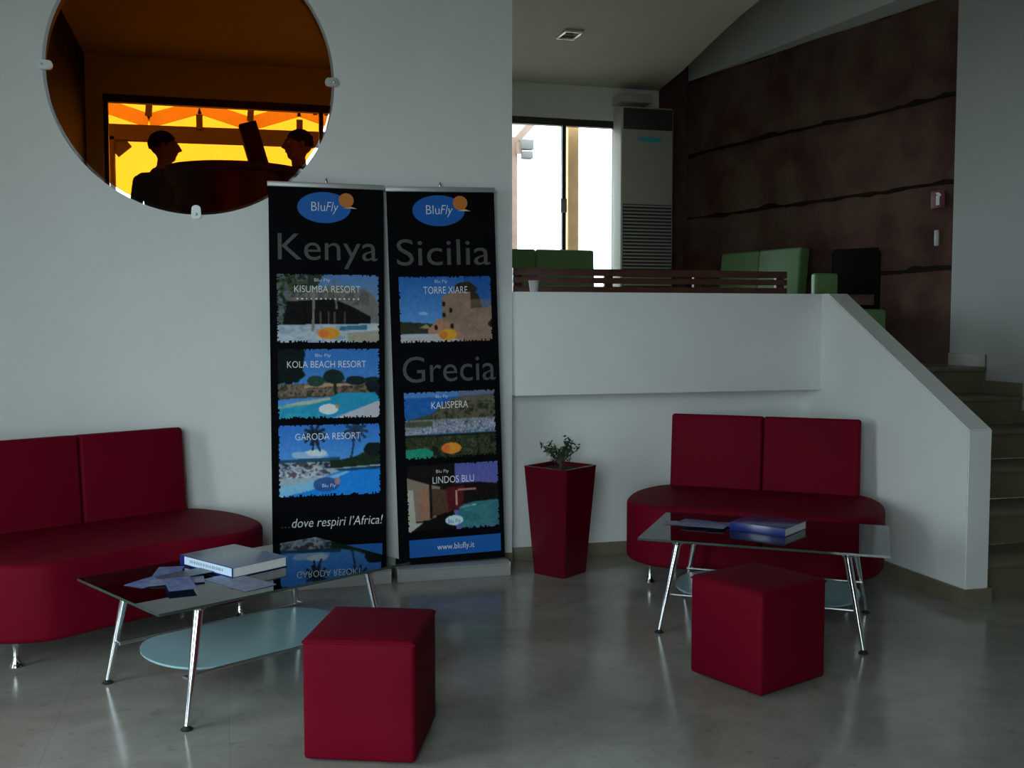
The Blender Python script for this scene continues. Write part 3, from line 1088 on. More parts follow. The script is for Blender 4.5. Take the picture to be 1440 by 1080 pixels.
def lettering(name, body, x0, x1, zbase, parent, m, y=-0.0008, height=None, offset=0.0, shear=0.0, spacing=1.0, tilt=0.0):
    """flat print: text fitted between x0 and x1 on the sheet, baseline at zbase (sheet axes: x right, z up, print faces -y)"""
    me = text_mesh(body, 1.0, offset, shear, spacing)
    co = np.zeros(len(me.vertices) * 3)
    me.vertices.foreach_get('co', co)
    co = co.reshape(-1, 3)
    mnx, mxx = co[:, 0].min(), co[:, 0].max()
    s = (x1 - x0) / (mxx - mnx)
    sz = s if height is None else height / 0.70
    out = np.zeros_like(co)
    out[:, 0] = x0 + (co[:, 0] - mnx) * s
    out[:, 1] = y
    out[:, 2] = zbase + co[:, 1] * sz + (out[:, 0] - x0) * math.tan(tilt)
    me.vertices.foreach_set('co', out.ravel())
    me.update()
    me.name = name
    o = new_obj(name, me, m, parent)
    return o


def disc(name, cx, cz, rx, rz, parent, m, y=-0.0006, n=40, a0=0, a1=360):
    bm = bmesh.new()
    vs = [bm.verts.new((cx + rx * math.cos(R(a0 + (a1 - a0) * k / n)), y, cz + rz * math.sin(R(a0 + (a1 - a0) * k / n)))) for k in range(n)]
    bm.faces.new(vs)
    return from_bm(name, bm, m, parent)


def rect(name, x0, x1, z0, z1, parent, m, y=-0.0006):
    bm = bmesh.new()
    bm.faces.new([bm.verts.new(p) for p in ((x0, y, z0), (x1, y, z0), (x1, y, z1), (x0, y, z1))])
    return from_bm(name, bm, m, parent)


NX, NZ = 144, 96
UU, VV = np.meshgrid((np.arange(NX) + 0.5) / NX, (np.arange(NZ) + 0.5) / NZ)   # V runs down
prs = np.random.RandomState(5)


def vnoise(sx, sy, seed):
    r = np.random.RandomState(seed)
    g = r.rand(sy + 2, sx + 2)
    x = UU * sx
    y = VV * sy
    xi, yi = x.astype(int), y.astype(int)
    fx, fy = x - xi, y - yi
    return (g[yi, xi] * (1 - fx) * (1 - fy) + g[yi, xi + 1] * fx * (1 - fy) + g[yi + 1, xi] * (1 - fx) * fy + g[yi + 1, xi + 1] * fx * fy)


class Pic:
    def __init__(s, top, bot):
        t = VV[..., None]
        s.a = np.array(top, float) * (1 - t) + np.array(bot, float) * t

    def put(s, mask, col, k=1.0):
        mask = np.asarray(mask, float)[..., None] * k
        s.a = s.a * (1 - mask) + np.array(col, float) * mask

    def ell(s, cx, cy, rx, ry, col, k=1.0, rough=0.0, seed=1):
        d = ((UU - cx) / rx) ** 2 + ((VV - cy) / ry) ** 2
        if rough:
            d = d + (vnoise(20, 16, seed) - 0.5) * rough
        s.put(d < 1, col, k)

    def poly(s, pts, col, k=1.0):
        inside = np.zeros(UU.shape, bool)
        n = len(pts)
        j = n - 1
        for i in range(n):
            xi, yi = pts[i]
            xj, yj = pts[j]
            if yi != yj:
                c = ((yi > VV) != (yj > VV)) & (UU < (xj - xi) * (VV - yi) / (yj - yi) + xi)
                inside ^= c
            j = i
        s.put(inside, col, k)

    def line(s, x0, y0, x1, y1, w, col, k=1.0):
        dx, dy = x1 - x0, y1 - y0
        t = np.clip(((UU - x0) * dx + (VV - y0) * dy) / (dx * dx + dy * dy), 0, 1)
        d = np.hypot(UU - x0 - t * dx, (VV - y0 - t * dy) * 0.66)
        s.put(d < w, col, k)

    def speck(s, mask, cols, sx, sy, seed, k=0.8):
        r = 0.6 * vnoise(sx, sy, seed) + 0.4 * vnoise(sx * 2, sy * 2, seed + 31)
        for i, c in enumerate(cols):
            lo, hi = i / len(cols), (i + 1) / len(cols)
            s.put(np.asarray(mask, float) * ((r > lo * 0.6 + 0.2) & (r <= hi * 0.6 + 0.2)), c, k)

    def palm(s, x, y0, y1, r, col, lean=0.0):
        s.line(x, y1, x + lean, y0, 0.009, col)
        for a in range(0, 360, 36):
            s.line(x + lean, y0, x + lean + r * math.cos(R(a)), y0 + r * 1.2 * math.sin(R(a)) + 0.05, 0.014, col, 0.9)


def pic_kisumba():
    p = Pic((70, 105, 150), (120, 140, 160))
    p.poly([(0.0, 0.0), (0.45, 0.0), (0.35, 0.3), (0, 0.5)], (40, 48, 36))
    p.speck(UU < 0.30, [(22, 26, 18), (60, 66, 44), (88, 96, 110), (30, 34, 22)], 22, 18, 3, 0.85)
    p.poly([(0.12, 0.36), (0.5, 0.16), (0.72, 0.18), (0.93, 0.26), (1, 0.45), (1, 0.72), (0.9, 0.7), (0.7, 0.5), (0.12, 0.4)], (98, 96, 92))
    p.speck((VV > 0.2) & (VV < 0.45) & (UU > 0.1) & (UU < 0.9), [(60, 58, 56), (98, 96, 92)], 26, 12, 8, 0.5)
    p.poly([(0.10, 0.40), (0.55, 0.36), (0.72, 0.46), (0.92, 0.62), (0.92, 0.74), (0.05, 0.76)], (16, 16, 16))
    for x in (0.42, 0.5, 0.56, 0.66):
        p.line(x, 0.55, x, 0.72, 0.008, (70, 66, 60))
    p.poly([(0.0, 0.74), (1, 0.72), (1, 1), (0, 1)], (150, 160, 170))
    p.speck((VV > 0.75), [(120, 132, 150), (150, 160, 170), (166, 170, 172)], 10, 14, 12, 0.7)
    p.poly([(0.62, 0.76), (0.88, 0.74), (0.88, 0.81), (0.60, 0.82)], (50, 96, 118))
    p.poly([(0.68, 0.86), (1, 0.82), (1, 1), (0.7, 1)], (140, 134, 122))
    p.line(0.36, 0.2, 0.345, 0.82, 0.012, (110, 106, 96))
    p.line(0.56, 0.1, 0.58, 0.5, 0.010, (96, 92, 84))
    p.ell(0.50, 0.865, 0.11, 0.085, (200, 125, 40))
    p.ell(0.45, 0.87, 0.05, 0.06, (190, 95, 45), 0.8)
    return p.a


def pic_kola():
    p = Pic((48, 96, 160), (70, 130, 190))
    p.poly([(0.0, 0), (0.26, 0), (0.22, 0.2), (0.18, 0.45), (0, 0.5)], (12, 20, 20))
    p.ell(0.10, 0.2, 0.18, 0.28, (14, 22, 20), 1, 0.9, 4)
    p.poly([(0.0, 0.52), (0.3, 0.5), (0.55, 0.47), (1.0, 0.46), (1, 0.66), (0, 0.72)], (70, 60, 50))
    p.speck((VV > 0.5) & (VV < 0.68), [(50, 46, 36), (92, 78, 60), (120, 100, 88), (40, 50, 34)], 30, 18, 9, 0.8)
    p.poly([(0.25, 0.53), (0.45, 0.49), (0.72, 0.50), (0.72, 0.53), (0.25, 0.56)], (150, 128, 104))
    p.ell(0.54, 0.40, 0.11, 0.11, (22, 38, 34), 1, 0.6, 5)
    p.ell(0.37, 0.46, 0.08, 0.08, (34, 56, 46), 1, 0.6, 6)
    p.ell(0.76, 0.46, 0.10, 0.06, (20, 34, 36), 1, 0.5, 7)
    p.ell(0.93, 0.46, 0.10, 0.05, (20, 34, 36), 1, 0.5, 8)
    p.line(0.555, 0.42, 0.56, 0.66, 0.014, (30, 34, 30))
    p.poly([(0.85, 0.5), (1, 0.45), (1, 0.75), (0.93, 0.72)], (16, 26, 30))
    p.poly([(0.0, 0.82), (0.2, 0.76), (0.5, 0.70), (0.6, 0.64), (0.95, 0.63), (1, 0.72), (1, 0.76), (0.5, 1), (0, 1)], (34, 124, 158))
    p.poly([(0.0, 0.82), (0.2, 0.76), (0.5, 0.70), (0.52, 0.73), (0.3, 0.80), (0, 0.86)], (150, 160, 140))
    p.speck((VV > 0.8) & (UU < 0.5), [(50, 140, 160), (34, 124, 158), (60, 150, 160)], 8, 8, 10, 0.5)
    p.poly([(0.55, 1), (1, 0.75), (1, 1)], (160, 160, 168))
    p.ell(0.49, 0.87, 0.095, 0.075, (190, 208, 222))
    p.ell(0.575, 0.83, 0.02, 0.03, (170, 110, 70))
    return p.a


def pic_garoda():
    p = Pic((44, 100, 172), (92, 150, 205))
    p.ell(0.30, 0.42, 0.18, 0.06, (150, 170, 205), 0.8, 0.6, 3)
    p.ell(0.37, 0.39, 0.10, 0.05, (185, 195, 210), 0.8, 0.5, 4)
    p.palm(0.33, 0.10, 0.35, 0.11, (24, 34, 44), 0.02)
    p.line(0.33, 0.15, 0.40, 0.36, 0.010, (30, 40, 56))
    p.palm(0.71, 0.46, 0.46, 0.0001, (36, 52, 78), 0.0)
    p.palm(0.71, 0.06, 0.48, 0.11, (34, 48, 70), 0.05)
    p.poly([(0.0, 0.48), (0.6, 0.46), (0.6, 0.6), (0, 0.6)], (30, 66, 92))
    p.poly([(0.25, 0.52), (0.6, 0.50), (0.75, 0.46), (0.9, 0.36), (1, 0.33), (1, 0.62), (0.25, 0.64)], (26, 40, 24))
    p.ell(0.93, 0.36, 0.10, 0.10, (16, 24, 24), 1, 0.6, 9)
    p.poly([(0, 0.56), (0.3, 0.6), (0.5, 0.62), (1.0, 0.58), (1, 0.62), (0.6, 0.66), (0.62, 0.70), (0.3, 0.85), (0, 0.92)], (134, 148, 160))
    p.speck((VV > 0.52) & (VV < 0.74) & (UU < 0.5), [(40, 48, 66), (120, 128, 140), (170, 176, 186), (74, 62, 74)], 22, 20, 10, 0.85)
    p.poly([(0.5, 0.70), (0.68, 0.63), (1, 0.61), (1, 1), (0.05, 1), (0.05, 0.97)], (26, 110, 196))
    p.poly([(0.0, 0.86), (0.35, 0.78), (0.66, 0.66), (0.70, 0.67), (0.3, 0.92), (0.02, 1), (0, 1)], (110, 160, 200))
    p.poly([(0.55, 0.63), (1.0, 0.60), (1, 0.64), (0.6, 0.66)], (24, 56, 84))
    p.ell(0.46, 0.84, 0.13, 0.10, (38, 70, 120), 0.9)
    p.ell(0.57, 0.80, 0.03, 0.05, (160, 110, 110), 0.9)
    return p.a


def pic_torre():
    p = Pic((36, 84, 148), (92, 140, 190))
    p.put(UU > 0.7, (14, 52, 112), 0.45)
    p.ell(0.25, 0.56, 0.05, 0.025, (150, 175, 205), 0.7)
    p.poly([(0, 0.68), (0.2, 0.70), (0.36, 0.72), (0.32, 0.86), (0, 0.86)], (42, 44, 34))
    p.poly([(0.2, 0.78), (0.28, 0.72), (0.34, 0.8)], (140, 124, 92))
    p.poly([(0.46, 0.30), (0.62, 0.22), (0.78, 0.24), (0.78, 1), (0.46, 0.95)], (120, 96, 82))
    p.poly([(0.74, 0.2), (0.86, 0.28), (0.90, 0.48), (0.76, 0.52)], (44, 38, 26))
    p.ell(0.72, 0.20, 0.12, 0.12, (40, 36, 30), 1, 0.4, 6)
    p.poly([(0.46, 0.32), (0.56, 0.24), (0.77, 0.24), (0.77, 0.5), (0.46, 0.6)], (122, 98, 84))
    p.poly([(0.76, 0.50), (1, 0.47), (1, 1), (0.7, 1)], (128, 102, 88))
    p.poly([(0.30, 0.80), (0.40, 0.66), (0.52, 0.66), (0.62, 0.76), (0.7, 1.0), (0.30, 0.88)], (150, 108, 88))
    p.speck((UU > 0.46) & (VV > 0.35), [(112, 90, 76), (126, 102, 88), (136, 110, 98)], 14, 12, 12, 0.45)
    for x, y in ((0.55, 0.52), (0.475, 0.59), (0.475, 0.42), (0.56, 0.76), (0.385, 0.78)):
        p.ell(x, y, 0.018, 0.04, (28, 22, 20))
    p.ell(0.99, 0.74, 0.03, 0.05, (40, 26, 22))
    p.poly([(0, 0.88), (0.42, 0.88), (0.62, 0.97), (0.62, 1), (0, 1)], (158, 156, 158))
    p.ell(0.51, 0.89, 0.10, 0.085, (196, 132, 36))
    p.ell(0.46, 0.90, 0.045, 0.06, (176, 96, 44), 0.8)
    return p.a


def pic_kalispera():
    p = Pic((28, 80, 150), (34, 84, 130))
    p.put(VV < 0.08, (92, 130, 175), 0.6)
    p.poly([(0.46, 0.16), (0.62, 0.08), (1, 0.06), (1, 0.6), (0, 0.65), (0, 0.42), (0.15, 0.38), (0.3, 0.33)], (58, 64, 46))
    p.speck((VV > 0.1) & (VV < 0.62) & ((UU + VV * 0.9) > 0.62), [(26, 34, 24), (56, 60, 40), (84, 80, 60), (92, 74, 66), (38, 46, 36)], 24, 18, 2, 0.8)
    p.put((VV < 0.16) & (UU > 0.6), (96, 84, 88), 0.6)
    p.poly([(0, 0.58), (0.3, 0.52), (0.5, 0.42), (0.7, 0.52), (0.85, 0.44), (1, 0.44), (1, 0.58), (0, 0.64)], (116, 122, 138))
    p.speck((VV > 0.42) & (VV < 0.64), [(60, 66, 80), (150, 154, 170), (96, 100, 116), (172, 176, 186)], 44, 30, 5, 0.7)
    p.put((VV > 0.44) & (VV < 0.52) & (UU < 0.3), (58, 62, 40), 0.8)
    p.put(VV > 0.65, (24, 30, 22), 1)
    p.speck(VV > 0.68, [(22, 26, 20), (60, 58, 38), (40, 48, 28), (80, 76, 60)], 20, 14, 7, 0.8)
    p.poly([(0, 0.86), (0.22, 0.84), (0.3, 0.9), (0.3, 1), (0, 1)], (30, 120, 96))
    p.ell(0.5, 0.86, 0.11, 0.085, (196, 118, 40))
    p.ell(0.44, 0.86, 0.045, 0.06, (190, 84, 44), 0.8)
    return p.a


def pic_lindos():
    p = Pic((74, 78, 138), (96, 84, 150))
    p.poly([(0, 0), (0.52, 0), (0.52, 0.3), (0.78, 0.3), (1, 0.34), (1, 0.62), (0.5, 0.62), (0.45, 1), (0, 1)], (18, 15, 13))
    p.poly([(0, 0.18), (0.2, 0.28), (0.36, 0.34), (0.30, 0.82), (0, 0.86)], (112, 100, 88))
    p.poly([(0.0, 0.36), (0.06, 0.36), (0.08, 0.86), (0, 0.9)], (150, 146, 132))
    p.poly([(0.13, 0.34), (0.22, 0.32), (0.24, 0.8), (0.12, 0.84)], (130, 92, 74))
    p.poly([(0.26, 0.36), (0.50, 0.40), (0.48, 0.72), (0.26, 0.78)], (70, 48, 36))
    p.line(0.25, 0.3, 0.25, 0.8, 0.012, (24, 18, 16))
    p.poly([(0.42, 0.36), (0.62, 0.34), (0.6, 0.7), (0.44, 0.72)], (70, 20, 22))
    p.line(0.53, 0.42, 0.53, 0.62, 0.012, (170, 120, 110))
    p.put((UU > 0.55) & (UU < 0.75) & (VV > 0.385) & (VV < 0.415), (170, 110, 105), 0.9)
    p.poly([(0.56, 0.66), (0.7, 0.60), (1, 0.58), (1, 0.95), (0.6, 1), (0.52, 0.9)], (44, 96, 104))
    p.poly([(0.58, 0.655), (0.75, 0.635), (0.75, 0.66), (0.58, 0.685)], (150, 190, 180))
    p.speck((UU > 0.58) & (VV > 0.65), [(40, 90, 98), (56, 108, 112)], 6, 14, 4, 0.6)
    p.poly([(0, 0.86), (0.17, 0.86), (0.02, 1.0), (0, 1)], (150, 150, 140))
    p.poly([(0.17, 0.86), (0.5, 0.7), (0.52, 1), (0.03, 1)], (14, 12, 11))
    p.ell(0.50, 0.86, 0.10, 0.075, (170, 190, 220))
    return p.a


S2L = np.vectorize(s2l)


def picture(name, arr, x0, x1, z0, z1, parent, seed, y=-0.0006, ktone=1.75):
    """printed photograph with torn edges, as a fine flat mesh carrying the print's colours"""
    r = np.random.RandomState(seed)
    arr = arr + (vnoise(60, 40, seed + 50) - 0.5)[..., None] * 14
    pad = np.pad(arr, ((1, 1), (1, 1), (0, 0)), mode='edge')
    arr = (pad[:-2, 1:-1] + pad[2:, 1:-1] + pad[1:-1, :-2] + pad[1:-1, 2:] + 2 * pad[1:-1, 1:-1]) / 6
    lin = np.clip(S2L(np.clip(arr, 0, 255)) * ktone, 0, 0.9)
    eb = np.maximum(0, np.repeat(r.randint(-1, 4, NX // 2), 2))
    et = np.maximum(0, np.repeat(r.randint(-3, 3, NX // 2), 2))
    el = np.maximum(0, np.repeat(r.randint(-3, 3, NZ // 2), 2))
    er = np.maximum(0, np.repeat(r.randint(-3, 3, NZ // 2), 2))
    verts, faces, cols = [], [], []
    for j in range(NZ + 1):
        for i in range(NX + 1):
            verts.append((x0 + (x1 - x0) * i / NX, y, z1 - (z1 - z0) * j / NZ))
    for j in range(NZ):
        for i in range(NX):
            if j < et[i] or j >= NZ - eb[i] or i < el[j] or i >= NX - er[j]:
                continue
            a = j * (NX + 1) + i
            faces.append((a, a + NX + 1, a + NX + 2, a + 1))
            cols.append((*lin[j, i], 1.0))
    me = bpy.data.meshes.new(name)
    me.from_pydata(verts, [], faces)
    at = me.color_attributes.new('print', 'FLOAT_COLOR', 'CORNER')
    at.data.foreach_set('color', np.repeat(np.array(cols, np.float32), 4, axis=0).ravel())
    return new_obj(name, me, PRINT, parent)


def make_banner(label, x0, x1, ybase, lean, tilt, pxl, pxr, pyt, pyb):
    """x0..x1 sheet width; px/py: extents of the artwork grid that the print is laid out on"""
    W = x1 - x0
    t = empty('rollup_banner', ((x0 + x1) / 2, ybase, 0))
    tag(t, label, 'banner', 'roll-up banners')
    zb, zt = 0.085, 2.175
    bm = bmesh.new()
    prism(bm, [(-0.075, 0.0), (0.085, 0.0), (0.085, 0.05), (0.05, 0.078), (-0.05, 0.083), (-0.075, 0.065)], 'x', -W / 2 - 0.012, W / 2 + 0.012)
    bmesh.ops.bevel(bm, geom=[e for e in bm.edges if abs((e.verts[0].co - e.verts[1].co).x) > 0.1], offset=0.006, segments=2, affect='EDGES')
    base = from_bm('base_case', bm, ALU, t, auto=40)
    for s in (-1, 1):
        box('end_cap', s * (W / 2 + 0.015) - 0.003, s * (W / 2 + 0.015) + 0.003, -0.073, 0.083, 0.001, 0.076, ALU, base, bevel=0.002)
    Hs = zt - zb
    sheet = box('banner_sheet', -W / 2, W / 2, 0.0, 0.0012, 0, Hs, BLACK, t)
    sheet.location = (0, -0.01, zb)
    sheet.rotation_euler = (-lean, tilt, 0)
    bm = bmesh.new()
    bbox(bm, -W / 2 - 0.006, W / 2 + 0.006, -0.010, 0.010, Hs - 0.012, Hs + 0.016, bevel=0.005)
    from_bm('top_rail', bm, ALU, sheet, auto=40)
    bm = bmesh.new()
    tube(bm, [(0, 0.03, 0.0), (0, 0.022, Hs + 0.03)], 0.0085, 12)
    from_bm('support_pole', bm, STEEL, sheet, auto=50)
    bm = bmesh.new()
    tube(bm, [(0, 0.024, Hs + 0.005), (0, 0.020, Hs + 0.036), (0, 0.006, Hs + 0.040), (0, -0.006, Hs + 0.030)], 0.006, 10)
    from_bm('pole_hook', bm, STEEL, sheet, auto=50)

    def X(px): return -W / 2 + W * (px - pxl) / (pxr - pxl)
    def Z(py): return Hs * (pyb - py) / (pyb - pyt)
    return t, sheet, X, Z


def logo(sheet, X, Z, cx, cy):
    disc('logo_oval', X(cx), Z(cy), X(cx + 37.5) - X(cx), Z(cy - 21.5) - Z(cy), sheet, BLUE, -0.0006)
    disc('logo_sun', X(cx + 31), Z(cy - 11), X(cx + 10.5) - X(cx), Z(cy - 10) - Z(cy), sheet, ORANGE, -0.0010)
    bm = bmesh.new()
    bm.faces.new([bm.verts.new((X(cx + a), -0.0013, Z(cy + b))) for a, b in ((27, 0.2), (38, -2.2), (46, 0.6), (38, 0.2))])
    from_bm('logo_wing', bm, YELLOWP, sheet)
    lettering('logo_lettering', 'Blu', X(cx - 18), X(cx + 1), Z(cy + 5), sheet, WHITETXT, -0.0011, height=Z(cy - 8) - Z(cy + 5), offset=-0.012)
    lettering('logo_lettering', 'Fly', X(cx + 2.5), X(cx + 20), Z(cy + 5), sheet, WHITETXT, -0.0011, height=Z(cy - 8.5) - Z(cy + 5), offset=-0.014, shear=0.25)


# left banner: artwork grid 0..160 across, 262..800 down
bt, sheet, X, Z = make_banner('black roll-up banner headed Kenya with three resort pictures', 0.240, 0.856, 5.665, R(1.9), R(0.2), 380, 541, 265, 803)
logo(sheet, X, Z, 457, 295)
lettering('heading', 'Kenya', X(392), X(532), Z(368), sheet, GREYTXT, height=Z(331) - Z(368), offset=-0.002)
for nm, fn, y0, y1, cap, cx0, cx1, sd in (('kisumba', pic_kisumba, 388, 483, 'KISUMBA RESORT', 414, 507, 1), ('kola', pic_kola, 492, 589, 'KOLA BEACH RESORT', 403, 514, 2),
                                          ('garoda', pic_garoda, 598, 698, 'GARODA RESORT', 413, 505, 3)):
    picture('printed_photo', fn(), X(390), X(533), Z(y1), Z(y0), sheet, sd)
    cy = {1: 413, 2: 518, 3: 619}[sd]
    lettering('caption', cap, X(cx0), X(cx1), Z(cy), sheet, WHITETXT, -0.0012, height=Z(cy - 9.5) - Z(cy), offset=-0.006)
    if sd < 3:
        lettering('small_lettering', 'Blu Fly', X(442), X(464), Z(cy - 15), sheet, WHITETXT, -0.0012, height=Z(cy - 19.5) - Z(cy - 15), offset=-0.01)
lettering('small_lettering', 'Blu Fly', X(450), X(469), Z(686), sheet, WHITETXT, -0.0012, height=Z(681) - Z(686), offset=-0.01)
rr = random.Random(2)
for k in range(14):
    x = 417 + k * 6.6
    rect('caption_dot', X(x), X(x + rr.uniform(1.6, 2.8)), Z(423), Z(421), sheet, WHITETXT, -0.0012)
lettering('ellipsis', '...', X(392), X(404), Z(741), sheet, GREYTXT, -0.0008, height=Z(728) - Z(741), offset=-0.004)
lettering('tagline', 'dove respiri l\u2019Africa!', X(407), X(536), Z(741), sheet, WHITETXT, -0.0008, height=Z(728) - Z(741), offset=-0.004, shear=0.22)
rect('address_bar', X(391), X(535), Z(797), Z(769), sheet, BLUE)
lettering('address_lettering', 'www.blufly.it', X(436), X(492), Z(786), sheet, WHITETXT, -0.001, height=Z(777.5) - Z(786), offset=-0.004)

# right banner
bt, sheet, X, Z = make_banner('black roll-up banner headed Sicilia and Grecia with three pictures', 0.928, 1.540, 5.675, R(1.6), R(-1.35), 555, 709, 268, 794)
# artwork is laid out on the untilted sheet: shift photo columns back by the tilt
def XR_(px, py): return X(px + (794 - py) * 0.0262 + 0.0)
DX = 0.0262
def XX(px, py): return X(px + (784 - py) * DX)
cx, cy = 614 + (784 - 297) * DX, 297
logo(sheet, X, Z, cx + 1.5, cy)
lettering('heading', 'Sicilia', XX(556, 373), XX(690, 373), Z(373), sheet, GREYTXT, height=Z(336) - Z(373), offset=-0.002)
lettering('heading', 'Grecia', XX(563, 537), XX(697, 537), Z(537), sheet, GREYTXT, height=Z(500) - Z(537), offset=-0.002)
for fn, y0, y1, xa, xb, cap, cx0, cx1, cyb, sd in ((pic_torre, 389, 481, 559, 691, 'TORRE XIARE', 593, 656, 413, 11), (pic_kalispera, 551, 645, 565, 696, 'KALISPERA', 603, 656, 575, 12),
                                                   (pic_lindos, 654, 748, 568, 700, 'LINDOS BLU', 604, 664, 681, 13)):
    ym = (y0 + y1) / 2
    picture('printed_photo', fn(), XX(xa, ym), XX(xb, ym), Z(y1), Z(y0), sheet, sd)
    lettering('caption', cap, XX(cx0, cyb), XX(cx1, cyb), Z(cyb), sheet, WHITETXT, -0.0012, height=Z(cyb - 10) - Z(cyb), offset=-0.006)
    lettering('small_lettering', 'Blu Fly', XX(609, cyb - 15), XX(627, cyb - 15), Z(cyb - 15), sheet, WHITETXT, -0.0012, height=Z(cyb - 19.5) - Z(cyb - 15), offset=-0.01)
lettering('small_lettering', 'Blu Fly', XX(626, 739), XX(644, 739), Z(739), sheet, BLUE, -0.0012, height=Z(733) - Z(739), offset=-0.006)
rect('address_bar', XX(570, 770), XX(703, 770), Z(784), Z(759), sheet, BLUE)
lettering('address_lettering', 'www.blufly.it', XX(610, 775), XX(664, 775), Z(775.5), sheet, WHITETXT, -0.001, height=Z(767) - Z(775.5), offset=-0.004)

# ------------------------------------------------------------------ raised area: seats, bench, counter
make_sofa('curved_sofa', 'green leatherette sofa with its back against the long window', GREEN, (2.66, 8.72, PZ), R(180), group='green curved sofas', back_z=0.96)
make_sofa('curved_sofa', 'green leatherette sofa standing near the rough stone wall', GREEN, (4.765, 8.66, PZ), ang, group='green curved sofas', back_z=0.98)

bn = empty('slatted_bench', (2.855, 6.6, PZ))
tag(bn, 'long dark red slatted wooden bench behind the parapet', 'bench')
bl = 1.01
for z0_, z1_ in ((0.635, 0.682), (0.585, 0.632 - 0.008), (0.50, 0.565), (0.42, 0.48)):
    box('back_slat', -bl, bl, -0.02, 0.005, z0_, z1_, DARKWOOD, bn, bevel=0.003)
for x in (-bl + 0.04, -0.33, 0.33, bl - 0.04):
    box('back_post', x - 0.03, x + 0.03, 0.006, 0.04, 0.0, 0.675, DARKWOOD, bn, bevel=0.003)
    box('front_leg', x - 0.03, x + 0.03, 0.42, 0.47, 0.0, 0.38, DARKWOOD, bn, bevel=0.003)
for k in range(4):
    box('seat_slat', -bl, bl, 0.05 + k * 0.108, 0.145 + k * 0.108, 0.381, 0.405, DARKWOOD, bn, bevel=0.003)

ar = empty('armchair', (4.50, 7.02, PZ), R(180))
tag(ar, 'small green armchair between the green sofa and the stairs', 'armchair')
box('seat', -0.22, 0.22, -0.05, 0.40, 0.10, 0.42, GREEN, ar, bevel=0.03, seg=3)
box('backrest', -0.10, 0.10, -0.13, -0.051, 0.10, 0.70, GREEN, ar, bevel=0.02, seg=3)
for sx in (-1, 1):
    for y in (0.0, 0.35):
        bm = bmesh.new()
        lathe(bm, [(0.015, 0), (0.02, 0.102)], 10, (sx * 0.17, y, 0))
        from_bm('foot', bm, CHROME, ar)

ch = empty('dining_chair', (5.02, 7.50, PZ), R(125))
tag(ch, 'black wooden chair beside the stone wall', 'chair')
box('seat', -0.2, 0.2, -0.02, 0.40, 0.43, 0.46, BLKCH, ch, bevel=0.01)
box('backrest', -0.19, 0.19, -0.045, -0.02, 0.55, 0.93, BLKCH, ch, bevel=0.01)
for sx in (-1, 1):
    box('leg', sx * 0.18 - 0.018, sx * 0.18 + 0.018, -0.06, -0.022, 0, 0.90, BLKCH, ch)
    box('leg', sx * 0.18 - 0.018, sx * 0.18 + 0.018, 0.35, 0.386, 0, 0.43, BLKCH, ch)

bm = bmesh.new()
lathe(bm, [(0.0, 0.0), (0.022, 0.0), (0.030, 0.06), (0.033, 0.066), (0.029, 0.066), (0.021, 0.006), (0.0, 0.006)], 20)
cp = from_bm('cup', bm, CUP, None, (1.752, 5.80, 1.6125), auto=40)
tag(cp, 'grey cup standing on the parapet near the banner', 'cup')

# rounded bar counter seen through the amber glass
ct = empty('bar_counter', (0.10, 6.85, PZ))
tag(ct, 'dark round ended bar counter behind the amber glass', 'counter')


def nose(r, back):
    return [(r * math.cos(a), r * math.sin(a)) for a in [PI + PI * k / 28 for k in range(29)]] + [(r, back), (-r, back)]


bm = bmesh.new()
prism(bm, nose(0.37, 0.42), 'z', 0.06, 1.245)
from_bm('cabinet', bm, COUNTER, ct, auto=30)
bm = bmesh.new()
prism(bm, nose(0.33, 0.40), 'z', 0.0, 0.06)
from_bm('plinth', bm, BLKCH, ct, auto=30)
bm = bmesh.new()
prism(bm, nose(0.43, 0.46), 'z', 1.245, 1.285)
bmesh.ops.bevel(bm, geom=[e for e in bm.edges if abs(e.verts[0].co.z - e.verts[1].co.z) < 1e-5], offset=0.012, segments=3, affect='EDGES')
from_bm('worktop', bm, COUNTER, ct, auto=40)

mo = empty('tilted_display', (0.25, 6.90, PZ + 1.2855))
tag(mo, 'tilted dark display standing on the bar counter', 'display')
bm = bmesh.new()
bbox(bm, -0.075, 0.075, -0.08, 0.08, 0.0, 0.012, bevel=0.004)
from_bm('base_plate', bm, BROWNWOOD, mo)
bm = bmesh.new()
bbox(bm, -0.055, 0.055, -0.10, 0.10, 0.0, 0.285, bevel=0.006, M=Matrix.Translation((0.0, 0, 0.022)) @ Matrix.Rotation(R(-16), 4, 'Y'))
from_bm('housing', bm, BROWNWOOD, mo, auto=40)


# ------------------------------------------------------------------ two people standing at the counter
def ico_pts(c, r, n=2, sc=(1, 1, 1)):
    out = []
    for i in range(9):
        th = PI * i / 8
        for j in range(14):
            ph = 2 * PI * j / 14
            out.append(Vector((c[0] + r * sc[0] * math.sin(th) * math.cos(ph), c[1] + r * sc[1] * math.sin(th) * math.sin(ph), c[2] + r * sc[2] * math.cos(th))))
    return out


def hull(bm, pts):
    vs = [bm.verts.new(p) for p in pts]
    r = bmesh.ops.convex_hull(bm, input=vs)
    dead = [g for g in r['geom_interior'] + r['geom_unused'] if isinstance(g, bmesh.types.BMVert)]
    if dead:
        bmesh.ops.delete(bm, geom=list(set(dead)), context='VERTS')


